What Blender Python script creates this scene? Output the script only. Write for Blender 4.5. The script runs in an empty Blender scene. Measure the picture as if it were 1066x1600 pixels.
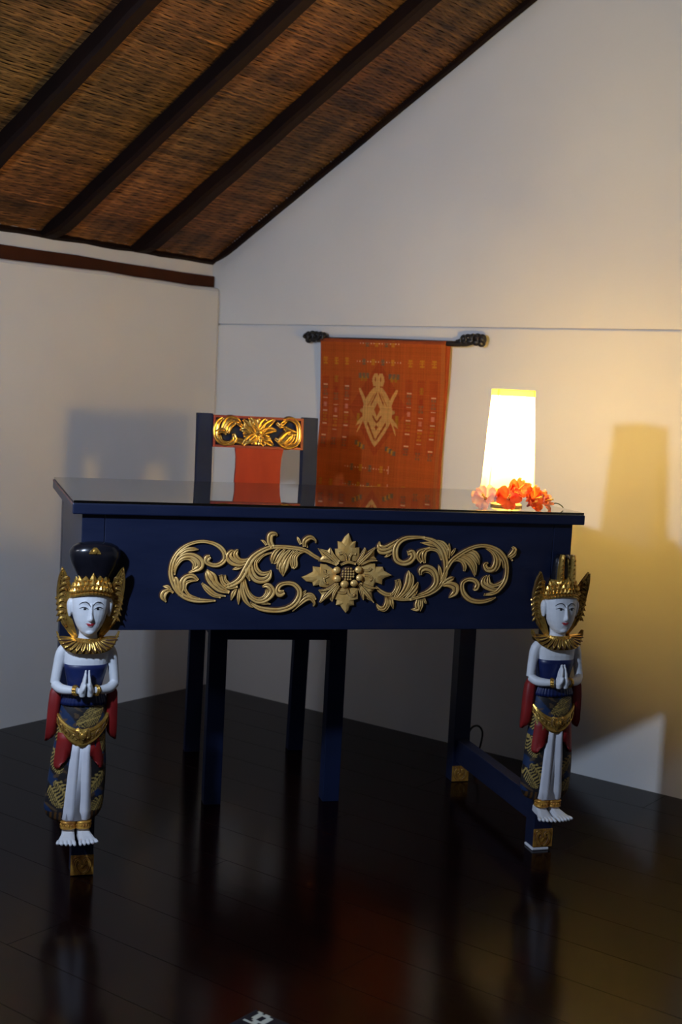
import bpy, bmesh, math, random
import numpy as np
from mathutils import Vector, Matrix
from mathutils.bvhtree import BVHTree
PI = math.pi
SC = bpy.context.scene
COL = SC.collection
random.seed(7)

# ------------------------------------------------------------ camera, world, lights, exposure
def make_camera():
    yaw, pitch, roll = -.6446, -.0931, .0512
    f = Vector((math.sin(yaw)*math.cos(pitch), math.cos(yaw)*math.cos(pitch), math.sin(pitch)))
    r = Vector((math.cos(yaw), -math.sin(yaw), 0)); u = r.cross(f)
    r2 = r*math.cos(roll)+u*math.sin(roll); u2 = -r*math.sin(roll)+u*math.cos(roll)
    cam = bpy.data.cameras.new('camera'); o = bpy.data.objects.new('camera', cam); COL.objects.link(o)
    M = Matrix((r2, u2, -f)).transposed().to_4x4(); M.translation = (2.9216, -3.1732, 1.0097)
    o.matrix_world = M
    cam.sensor_fit = 'VERTICAL'; cam.sensor_height = 36; cam.lens = 2013.66*36/1600
    cam.clip_start = .05
    cam.dof.use_dof = True; cam.dof.focus_distance = 2.75; cam.dof.aperture_fstop = 5.0
    SC.camera = o
make_camera()
w = bpy.data.worlds.new('world'); SC.world = w; w.use_nodes = True
bg = w.node_tree.nodes['Background']; bg.inputs[0].default_value = (.62, .70, 1, 1); bg.inputs[1].default_value = .065
SC.view_settings.view_transform = 'Standard'; SC.view_settings.look = 'None'
SC.view_settings.exposure = .42; SC.view_settings.gamma = 1; SC.view_settings.use_curve_mapping = False
def area(name, loc, target, sx, sy, power, color):
    l = bpy.data.lights.new(name, 'AREA'); l.shape = 'RECTANGLE'; l.size = sx; l.size_y = sy; l.energy = power; l.color = color
    o = bpy.data.objects.new(name, l); COL.objects.link(o); o.location = loc
    o.rotation_euler = (Vector(target)-Vector(loc)).to_track_quat('-Z', 'Y').to_euler(); return o
# small cool lamp standing nearer the camera, which throws the crisp shadows on the gable wall
area('cool_side_lamp', (1.36, -2.40, 1.25), (1.3, 0, .75), .07, .07, 12, (.62, .76, 1))
# daylight of the far window of the room, well behind the camera
area('far_window_light', (.50, -3.5, 1.95), (.5, 0, 1.1), .5, .6, 32, (.86, .88, 1))

# ------------------------------------------------------------ helpers
def link(name, me, parent=None, mats=()):
    o = bpy.data.objects.new(name, me); COL.objects.link(o)
    for m in mats: me.materials.append(m)
    if parent is not None: o.parent = parent
    return o
def from_bm(name, bm, m, parent=None, smooth=False, bevel=0, seg=2, solid=None, angle=None):
    me = bpy.data.meshes.new(name); bm.normal_update(); bm.to_mesh(me); bm.free()
    if smooth: me.polygons.foreach_set('use_smooth', [True]*len(me.polygons))
    mats = m if isinstance(m, (list, tuple)) else (m,)
    o = link(name, me, parent, mats)
    if solid: md = o.modifiers.new('solid', 'SOLIDIFY'); md.thickness = solid; md.offset = 0
    if bevel:
        md = o.modifiers.new('bevel', 'BEVEL'); md.width = bevel; md.segments = seg; md.limit_method = 'ANGLE'; md.angle_limit = .6
    return o
def box(bm, x0, x1, y0, y1, z0, z1, mi=0):
    v = [bm.verts.new(p) for p in ((x0,y0,z0),(x1,y0,z0),(x1,y1,z0),(x0,y1,z0),(x0,y0,z1),(x1,y0,z1),(x1,y1,z1),(x0,y1,z1))]
    for q in ((0,3,2,1),(4,5,6,7),(0,1,5,4),(1,2,6,5),(2,3,7,6),(3,0,4,7)):
        f = bm.faces.new([v[i] for i in q]); f.material_index = mi
    return v
def boxobj(name, dims, m, parent=None, bevel=.002):
    bm = bmesh.new(); box(bm, *dims); return from_bm(name, bm, m, parent, bevel=bevel)
def loft(bm, rings, cap=True, mi=0):
    rv = [[bm.verts.new(p) for p in r] for r in rings]; n = len(rv[0])
    for a, b in zip(rv, rv[1:]):
        for i in range(n):
            f = bm.faces.new((a[i], a[(i+1)%n], b[(i+1)%n], b[i])); f.material_index = mi
    if cap:
        bm.faces.new(rv[0][::-1]).material_index = mi; bm.faces.new(rv[-1]).material_index = mi
def ell(cx, cy, z, rx, ry, n=24, p=2.0, f=None):
    out = []
    for i in range(n):
        t = 2*PI*i/n; c, s = math.cos(t), math.sin(t)
        k = f(t) if f else 1
        out.append((cx+k*rx*math.copysign(abs(c)**(2/p), c), cy+k*ry*math.copysign(abs(s)**(2/p), s), z))
    return out
def smoothpts(pts, k=4):
    """Catmull-Rom resampling of a list of equal-length tuples."""
    P = [np.array(p, float) for p in pts]
    if len(P) < 3 or k < 2: return P
    P = [2*P[0]-P[1]]+P+[2*P[-1]-P[-2]]; out = []
    for i in range(1, len(P)-2):
        for j in range(k):
            t = j/k
            out.append(.5*((2*P[i])+(P[i+1]-P[i-1])*t+(2*P[i-1]-5*P[i]+4*P[i+1]-P[i+2])*t*t+(3*P[i]-P[i-1]-3*P[i+1]+P[i+2])*t**3))
    out.append(P[-2]); return out
def tube(bm, pts, r, n=10, mi=0, k=4, flat=1.0, ends=True):
    """swept round tube; r a number or one radius per point"""
    if not isinstance(r, (list, tuple)): r = [r]*len(pts)
    Q = smoothpts([tuple(p)+(q,) for p, q in zip(pts, r)], k)
    C = [Vector(q[:3]) for q in Q]; R = [max(q[3], 1e-5) for q in Q]
    rings = []; up = None
    for i, c in enumerate(C):
        d = (C[min(i+1, len(C)-1)]-C[max(i-1, 0)]).normalized()
        if up is None: up = Vector((0,0,1)) if abs(d.z) < .9 else Vector((1,0,0))
        s = d.cross(up).normalized(); up = s.cross(d).normalized()
        rings.append([tuple(c+s*R[i]*math.cos(2*PI*j/n)+up*R[i]*flat*math.sin(2*PI*j/n)) for j in range(n)])
    loft(bm, rings, ends, mi)
def ball(bm, c, r, n=12, m=8, mi=0):
    rings = [ell(c[0], c[1], c[2]+r[2]*math.sin(a), r[0]*math.cos(a), r[1]*math.cos(a), n) for a in [(-.5+(i+.25)/(m-.5))*PI*.98 for i in range(m)]]
    loft(bm, rings, True, mi)
WK = [1.0]
def stroke(bm, pts, P, h=1.0, jit=0.0, k=4, taperlift=True, maxh=.006):
    """carved leaf lobe: swept relief with a V groove down its middle, standing off a plane.
    pts = (x, y, halfwidth); P(x, y, height) gives the 3-D point. material 0 = gold, 1 = dark rim"""
    Q = smoothpts(pts, k); rows = []
    for i, q in enumerate(Q):
        a, b = Q[max(i-1, 0)], Q[min(i+1, len(Q)-1)]
        d = np.array((b[0]-a[0], b[1]-a[1])); d = d/(np.hypot(*d)+1e-12); n = np.array((-d[1], d[0]))
        w = max(q[2], 2e-4); w *= WK[0]; H = h*min(maxh, .0018+.9*w)+jit
        rows.append([bm.verts.new(P(q[0]+n[0]*w*s, q[1]+n[1]*w*s, H*z)) for s, z in
                     ((-1.16, -.3), (-1.04, .30), (-.86, .82), (-.48, 1.0), (-.10, .60), (.10, .60), (.48, 1.0), (.86, .82), (1.04, .30), (1.16, -.3))])
    for A, B in zip(rows, rows[1:]):
        for i in range(9):
            f = bm.faces.new((A[i], A[i+1], B[i+1], B[i])); f.smooth = i in (1, 2, 3, 5, 6, 7); f.material_index = 1 if i in (0, 1, 4, 7, 8) else 0
    for R in (rows[0], rows[-1]):
        try: bm.faces.new(R if R is rows[0] else R[::-1]).material_index = 0
        except ValueError: pass
def dome_poly(bm, pts, P, h0, h1, inset=.72, mi_side=1):
    """outline plate with a rounded top towards its centroid"""
    c = np.mean(np.array(pts, float), axis=0); rings = []
    for s, z in ((1.0, -.2*h0), (.985, h0*.7), (.94, h0), (inset, (h0+h1)/2), (.35, h1)):
        rings.append([bm.verts.new(P(c[0]+(p[0]-c[0])*s, c[1]+(p[1]-c[1])*s, z)) for p in pts])
    n = len(pts)
    for k, (A, B) in enumerate(zip(rings, rings[1:])):
        for i in range(n):
            f = bm.faces.new((A[i], A[(i+1)%n], B[(i+1)%n], B[i])); f.material_index = mi_side if k == 0 else 0
    bm.faces.new(rings[-1])
def fixn(bm): bmesh.ops.recalc_face_normals(bm, faces=bm.faces); return bm
def empty(name, loc, rz=0):
    o = bpy.data.objects.new(name, None); COL.objects.link(o); o.location = loc; o.rotation_euler = (0, 0, rz); o.empty_display_size = .1; return o
def tag(o, label, cat, group=None):
    o['label'] = label; o['category'] = cat
    if group: o['group'] = group
    return o
def struct(o): o['kind'] = 'structure'; return o

# ------------------------------------------------------------ materials
def mat(name, col, rough=.5, metal=0, spec=.5, noise=None, bump=None, coat=0, emis=None):
    """noise = (scale, colour2, amount, detail), bump = (scale, strength, distance)"""
    m = bpy.data.materials.new(name); m.use_nodes = True; nt = m.node_tree; N = nt.nodes; L = nt.links
    b = N['Principled BSDF']; b.inputs['Base Color'].default_value = (*col, 1); b.inputs['Roughness'].default_value = rough
    b.inputs['Metallic'].default_value = metal; b.inputs['Specular IOR Level'].default_value = spec
    if coat: b.inputs['Coat Weight'].default_value = coat; b.inputs['Coat Roughness'].default_value = .12
    if noise or bump: tc = N.new('ShaderNodeTexCoord')
    if noise:
        n = N.new('ShaderNodeTexNoise'); n.inputs['Scale'].default_value = noise[0]; n.inputs['Detail'].default_value = noise[3]
        mp = N.new('ShaderNodeMapping'); L.new(tc.outputs['Object'], mp.inputs[0]); L.new(mp.outputs[0], n.inputs['Vector'])
        if len(noise) > 4: mp.inputs['Scale'].default_value = noise[4]
        r = N.new('ShaderNodeMapRange'); r.inputs[1].default_value = .35; r.inputs[2].default_value = .7; L.new(n.outputs[0], r.inputs[0]); r.inputs[4].default_value = noise[2]
        x = N.new('ShaderNodeMix'); x.data_type = 'RGBA'; x.inputs[6].default_value = (*col, 1); x.inputs[7].default_value = (*noise[1], 1)
        L.new(r.outputs[0], x.inputs[0]); L.new(x.outputs[2], b.inputs['Base Color'])
    if bump:
        n2 = N.new('ShaderNodeTexNoise'); n2.inputs['Scale'].default_value = bump[0]; n2.inputs['Detail'].default_value = 4
        mp2 = N.new('ShaderNodeMapping'); L.new(tc.outputs['Object'], mp2.inputs[0]); L.new(mp2.outputs[0], n2.inputs['Vector'])
        if len(bump) > 3: mp2.inputs['Scale'].default_value = bump[3]
        bp = N.new('ShaderNodeBump'); bp.inputs['Strength'].default_value = bump[1]; bp.inputs['Distance'].default_value = bump[2]
        L.new(n2.outputs[0], bp.inputs['Height']); L.new(bp.outputs[0], b.inputs['Normal'])
    return m
def attrmat(name, rough=.9, bump=None, spec=.2, wavescale=0):
    m = mat(name, (1,1,1), rough, spec=spec, bump=bump); nt = m.node_tree
    a = nt.nodes.new('ShaderNodeVertexColor'); a.layer_name = 'col'
    nt.links.new(a.outputs[0], nt.nodes['Principled BSDF'].inputs['Base Color']); return m
M = {}
M['plaster'] = mat('white_plaster', (.80, .79, .77), .85, spec=.25, noise=(2.2, (.72, .70, .68), .55, 5), bump=(14, .25, .004))
M['floor'] = mat('dark_polished_board', (.0042, .0012, .0010), .16, spec=.12, noise=(3, (.0085, .0020, .0016), .8, 6, (1, 9, 1)), bump=(6, .05, .002, (1, 5, 1)))
M['seam'] = mat('floor_underlay', (.006, .004, .004), .9)
M['reed'] = None
M['beam'] = mat('dark_brown_beam', (.013, .0044, .0026), .75, spec=.15, noise=(5, (.007, .0028, .0018), .9, 5, (1, .2, 1)), bump=(20, .3, .003))
M['plate'] = mat('reddish_brown_beam', (.046, .012, .006), .8, spec=.15, noise=(9, (.026, .007, .004), .9, 4), bump=(30, .3, .002))
M['navy'] = mat('navy_paint', (.0075, .0125, .038), .36, spec=.42, noise=(5, (.013, .019, .052), .9, 6, (1, 1, 4)), bump=(22, .25, .0015, (1, 1, 4)))
M['navy_dark'] = mat('navy_paint_chair', (.0085, .0145, .042), .6, spec=.10, noise=(9, (.012, .020, .064), .9, 5), bump=(35, .1, .0015))
M['gold'] = mat('gilded_wood', (.96, .62, .21), .42, metal=.28, noise=(60, (.82, .44, .10), .8, 4), bump=(120, .25, .0008))
M['gold2'] = mat('bright_gilding', (.82, .52, .12), .27, metal=.8, noise=(70, (.55, .27, .05), .9, 4), bump=(150, .4, .0008))
M['gold3'] = mat('old_gilding', (.78, .42, .07), .38, metal=.55, noise=(90, (.40, .14, .03), .9, 4), bump=(110, .6, .0012))
M['groove_shade'] = mat('brown_groove_shade', (.065, .026, .012), .7)  # brown on carving rims and grooves, shade of the gaps put into colour
M['red'] = mat('red_lacquer', (.25, .016, .005), .55, spec=.3, noise=(6, (.32, .026, .008), .8, 5, (4, 4, 1)), bump=(25, .1, .001))
M['redtrim'] = mat('red_painted_frame', (.22, .016, .012), .5, noise=(20, (.15, .010, .008), .8, 4))
M['black'] = mat('black_carved_wood', (.008, .007, .007), .4, noise=(20, (.016, .014, .014), .7, 3))
M['hair'] = mat('black_lacquer', (.006, .006, .009), .22, noise=(30, (.012, .012, .018), .7, 3))
M['skin'] = mat('white_painted_wood', (.72, .74, .77), .45, noise=(25, (.60, .62, .66), .7, 4), bump=(60, .15, .0008))
M['cloth_white'] = mat('white_painted_pleat', (.74, .75, .80), .55, noise=(30, (.62, .63, .70), .7, 4), bump=(70, .25, .001))
M['bodice'] = mat('blue_painted_bodice', (.006, .013, .070), .4, noise=(40, (.012, .024, .11), .8, 3), bump=(60, .3, .001))
M['sash'] = mat('red_painted_sash', (.27, .010, .009), .55, noise=(25, (.17, .006, .007), .8, 4), bump=(60, .2, .001))
M['ink'] = mat('black_paint_line', (.012, .012, .016), .5)
M['lips'] = mat('red_paint_lips', (.38, .02, .03), .45)
M['white'] = mat('white_pad', (.75, .76, .8), .5)
M['cable'] = mat('black_rubber_cable', (.01, .01, .01), .5)
def reed_material():
    m = bpy.data.materials.new('woven_reed'); m.use_nodes = True; nt = m.node_tree; N = nt.nodes; L = nt.links
    b = N['Principled BSDF']; b.inputs['Roughness'].default_value = .5; b.inputs['Specular IOR Level'].default_value = .35
    a = N.new('ShaderNodeVertexColor'); a.layer_name = 'col'; L.new(a.outputs[0], b.inputs['Base Color']); return m
M['reed'] = reed_material()
def glass_top_material():
    m = bpy.data.materials.new('clear_table_glass'); m.use_nodes = True; nt = m.node_tree; N = nt.nodes; L = nt.links
    b = N['Principled BSDF']; b.inputs['Base Color'].default_value = (.93, .98, .96, 1); b.inputs['Roughness'].default_value = .0
    b.inputs['Transmission Weight'].default_value = 1; b.inputs['IOR'].default_value = 1.75
    return m
M['glass'] = glass_top_material()
def shade_material(name, tcol, mix):
    m = bpy.data.materials.new(name); m.use_nodes = True; nt = m.node_tree; N = nt.nodes; L = nt.links
    N.remove(N['Principled BSDF']); out = N['Material Output']
    tr = N.new('ShaderNodeBsdfTranslucent'); tr.inputs[0].default_value = (*tcol, 1)
    df = N.new('ShaderNodeBsdfDiffuse'); df.inputs[0].default_value = (*tcol, 1)
    tp = N.new('ShaderNodeBsdfTransparent'); tp.inputs[0].default_value = (*tcol, 1)
    m1 = N.new('ShaderNodeMixShader'); m1.inputs[0].default_value = .25; L.new(tr.outputs[0], m1.inputs[1]); L.new(df.outputs[0], m1.inputs[2])
    m2 = N.new('ShaderNodeMixShader'); m2.inputs[0].default_value = mix; L.new(m1.outputs[0], m2.inputs[1]); L.new(tp.outputs[0], m2.inputs[2])
    L.new(m2.outputs[0], out.inputs[0]); return m
M['shade'] = shade_material('cream_shade_fabric', (.98, .86, .50), .20)
M['hem'] = shade_material('yellow_shade_hem', (.95, .66, .10), .10)

# ------------------------------------------------------------ the room
TH = math.atan2(.69, 1.149); CS, SN = math.cos(TH), math.sin(TH)
EX, EZ = -.045, 1.414                                    # eave line of the sloping ceiling, on the left wall
def floor():
    o = struct(boxobj('floor', (-.3, 4.9, -4.9, .3, -.06, -.008), M['seam'], bevel=0))
    y = 0.0; i = 0
    shared = {}
    while y > -4.6:
        w = .145; x = -.05; j = 0
        offs = [1.7, 2.3, 1.2][i % 3]
        while x < 4.7:
            ln = offs if j == 0 else 2.1
            x1 = min(x+ln, 4.7); key = round(x1-x, 3)
            if key not in shared:
                bm = bmesh.new(); box(bm, 0, x1-x-.0006, -w+.0008, 0, -.008, 0)
                bmesh.ops.bevel(bm, geom=[e for e in bm.edges if all(v.co.z > -.001 for v in e.verts)], offset=.0003, segments=1, affect='EDGES')
                me = bpy.data.meshes.new('floor_board'); bm.to_mesh(me); bm.free(); me.materials.append(M['floor']); shared[key] = me
            b = bpy.data.objects.new('floor_board', shared[key]); COL.objects.link(b); b.parent = o; b.location = (x, y, 0)
            x = x1; j += 1
        y -= w; i += 1
floor()
def wall_back():
    bm = bmesh.new()
    top = 3.4
    # cross-section in z with the recessed plaster joint at z = 1.209, extruded in x
    prof = [(0, 0), (0, 1.2065), (.014, 1.2065), (.014, 1.2120), (.001, 1.2120), (.0015, top), (.14, top), (.14, 0)]
    a = [bm.verts.new((-.1, y, z)) for y, z in prof]; b = [bm.verts.new((4.7, y, z)) for y, z in prof]; n = len(prof)
    for i in range(n): bm.faces.new((a[i], b[i], b[(i+1)%n], a[(i+1)%n]))
    bm.faces.new(a); bm.faces.new(b[::-1]); fixn(bm)
    struct(from_bm('wall_back', bm, M['plaster']))
wall_back()
def wall_left():
    bm = bmesh.new()
    prof = [(0, 0), (0, 1.316), (-.004, 1.324), (-.014, 1.328), (-.045, 1.328), (-.045, 1.47), (-.16, 1.47), (-.16, 0)]
    ys = [0.0, -.02]+[-.02-.12*i for i in range(1, 38)]
    R = []
    for k, y in enumerate(ys):
        wob = .0022*math.sin(9*y)+.0012*math.sin(23*y+1)
        R.append([bm.verts.new((x-(.010 if (k == 0 and 1.2 < z < 1.33 and x > -.04) else 0), y, z+(wob if .5 < z < 1.33 else 0))) for x, z in prof])
    n = len(prof)
    for A, B in zip(R, R[1:]):
        for i in range(n): bm.faces.new((A[i], B[i], B[(i+1)%n], A[(i+1)%n]))
    bm.faces.new(R[0]); bm.faces.new(R[-1][::-1]); fixn(bm)
    struct(from_bm('wall_left', bm, M['plaster']))
    # embedded wall plate: the long brown beam under the eave
    bm = bmesh.new(); rings = []
    for i in range(30):
        y = -.004-4.3*i/29; w = .0016*math.sin(7*y)+.001*math.sin(19*y)
        rings.append([(-.044, y, 1.322), (-.032, y, 1.322), (-.032, y, 1.3665+w), (-.044, y, 1.3665+w)])
    loft(bm, rings); fixn(bm)
    t = from_bm('trim_1', bm, M['plate'], bevel=.002); struct(t)
wall_left()
struct(boxobj('wall_right', (4.7, 4.84, -4.6, 0, 0, 3.2), M['plaster'], bevel=0))
def ceiling():
    slab = mat('ceiling_backing', (.020, .010, .005), .9)
    bm = bmesh.new()
    def S(s, h, y): return (EX+s*CS-h*SN, y, EZ+s*SN+h*CS)      # h = height above the mat, along its normal
    v = [bm.verts.new(S(s, h, y)) for s in (-.10, 3.0) for h in (.012, .05) for y in (-4.6, .14)]
    bmesh.ops.convex_hull(bm, input=v)
    # the other side of the roof
    rx, _, rz = S(3.0, .012, 0)
    v = [bm.verts.new(p) for p in ((rx, -4.6, rz), (rx, .14, rz), (rx, -4.6, rz+.04), (rx, .14, rz+.04), (4.9, -4.6, rz-(4.9-rx)*.6), (4.9, .14, rz-(4.9-rx)*.6), (4.9, -4.6, rz-(4.9-rx)*.6+.04), (4.9, .14, rz-(4.9-rx)*.6+.04))]
    bmesh.ops.convex_hull(bm, input=v)
    c = struct(from_bm('ceiling', bm, slab))
    # the woven reed mat as real strands: one mesh of half round reeds passing over and under the warp
    pitch, warp = .0058, .030; ns = int(1.75/pitch); ny = 150; y0, y1 = 0, -2.25
    rng = np.random.default_rng(3)
    V = np.zeros((ns, ny, 3, 3)); C = np.zeros((ns, ny, 3, 4)); C[..., 3] = 1
    yy = np.linspace(y0, y1, ny)
    lowy = np.interp(yy, *(lambda k: (np.sort(k), rng.normal(0, 1, 40)))(np.linspace(y1, 0, 40)))
    lows = np.interp(np.arange(ns), np.linspace(0, ns, 45), rng.normal(0, 1, 45))
    blot = rng.normal(0, 1, (26, 20))
    for i in range(ns):
        s = i*pitch; ph = (i % 2)*PI
        wav = .0014*np.sin(PI*yy/warp+ph)+.0006*rng.normal()
        sw = s+.0030*np.sin(yy*5+s*3)+.0010*np.sin(yy*17+i*.25)+.0004*rng.normal()
        base = rng.random()
        for k, (ds, dh) in enumerate(((-.52, .0018), (0, -.0014), (.52, .0018))):
            h = wav+dh+.003; ss = sw+ds*pitch
            V[i, :, k, 0] = EX+ss*CS-h*SN; V[i, :, k, 1] = yy; V[i, :, k, 2] = EZ+ss*SN+h*CS
        bl = blot[min(25, int(i*26/ns))][np.clip(((yy-y1)/(y0-y1)*19).astype(int), 0, 19)]
        j = np.interp(yy, np.linspace(y1, 0, 90), rng.random(90))
        t = np.clip(.22+.42*base*base+.06*lows[i]+.06*lowy+.03*bl+.34*(j-.5), 0, 1)
        if rng.random() < .03: t = np.where(np.abs(yy-rng.uniform(y1, 0)) < rng.uniform(.02, .1), 1.25, t)
        lo = np.array((.030, .0125, .005)); hi = np.array((.31, .140, .042))
        rgb = lo+(hi-lo)*t[:, None]; rgb *= (1+.22*np.cos(2*PI*yy/.0147+.8*np.sin(yy*9))+.16*np.sin(yy*61+np.sin(i*.07)))[:, None]
        rgb[:, 0] *= 1+.12*np.sin(i*.05)
        C[i, :, :, :3] = rgb[:, None, :]
    verts = V.reshape(-1, 3)
    idx = np.arange(ns*ny*3).reshape(ns, ny, 3)
    F = np.stack([idx[:, :-1, :-1], idx[:, 1:, :-1], idx[:, 1:, 1:], idx[:, :-1, 1:]], -1).reshape(-1, 4)
    me = bpy.data.meshes.new('woven_mat'); me.from_pydata(verts.tolist(), [], F.tolist()); 
    ca = me.color_attributes.new('col', 'FLOAT_COLOR', 'POINT'); ca.data.foreach_set('color', C.reshape(-1, 4).ravel().astype(np.float32))
    me.polygons.foreach_set('use_smooth', [True]*len(me.polygons))
    o = link('woven_mat', me, c, (M['reed'],)); o['kind'] = 'stuff'; o['label'] = 'brown woven reed matting'
    # rafters, slightly crooked round-edged timbers
    def rafter(yc, w, d, s0, s1, seed, name='rafter'):
        r = random.Random(seed); bm = bmesh.new(); rings = []
        for i in range(34):
            s = s0+(s1-s0)*(i/33)**1.6; yw = .006*math.sin(s*2.1+seed)+.002*r.uniform(-1, 1); ww = w*(1+.05*math.sin(s*5+seed)); dd = d*(1+.06*math.sin(s*3.3+seed*2))
            dd *= min(1, .35+s/.10); rings.append([S(s, h, yc+yw+a*ww) for a, h in ((-.5, .0), (-.5, -dd*.8), (-.36, -dd), (.36, -dd), (.5, -dd*.8), (.5, .0))])
        loft(bm, rings); fixn(bm); return from_bm(name, bm, M['beam'], c)
    for yc, sd in ((-.362, 1), (-.715, 2), (-1.09, 3), (-1.46, 4)): rafter(yc, .048, .042, .012, 3.0, sd)
    rafter(-.010, .016, .016, .0, 3.0, 7, 'edge_batten')
    bm = bmesh.new(); rings = []
    for i in range(40):
        y = -.002-2.4*i/39; j = .0015*math.sin(y*31)+.001*math.sin(y*77)
        rings.append([S(-.004, .004, y), S(-.004, -.009+j, y), S(.010, -.009+j, y), S(.010, .004, y)])
    loft(bm, rings); fixn(bm); from_bm('eave_batten', bm, M['beam'], c)
ceiling()
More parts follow.
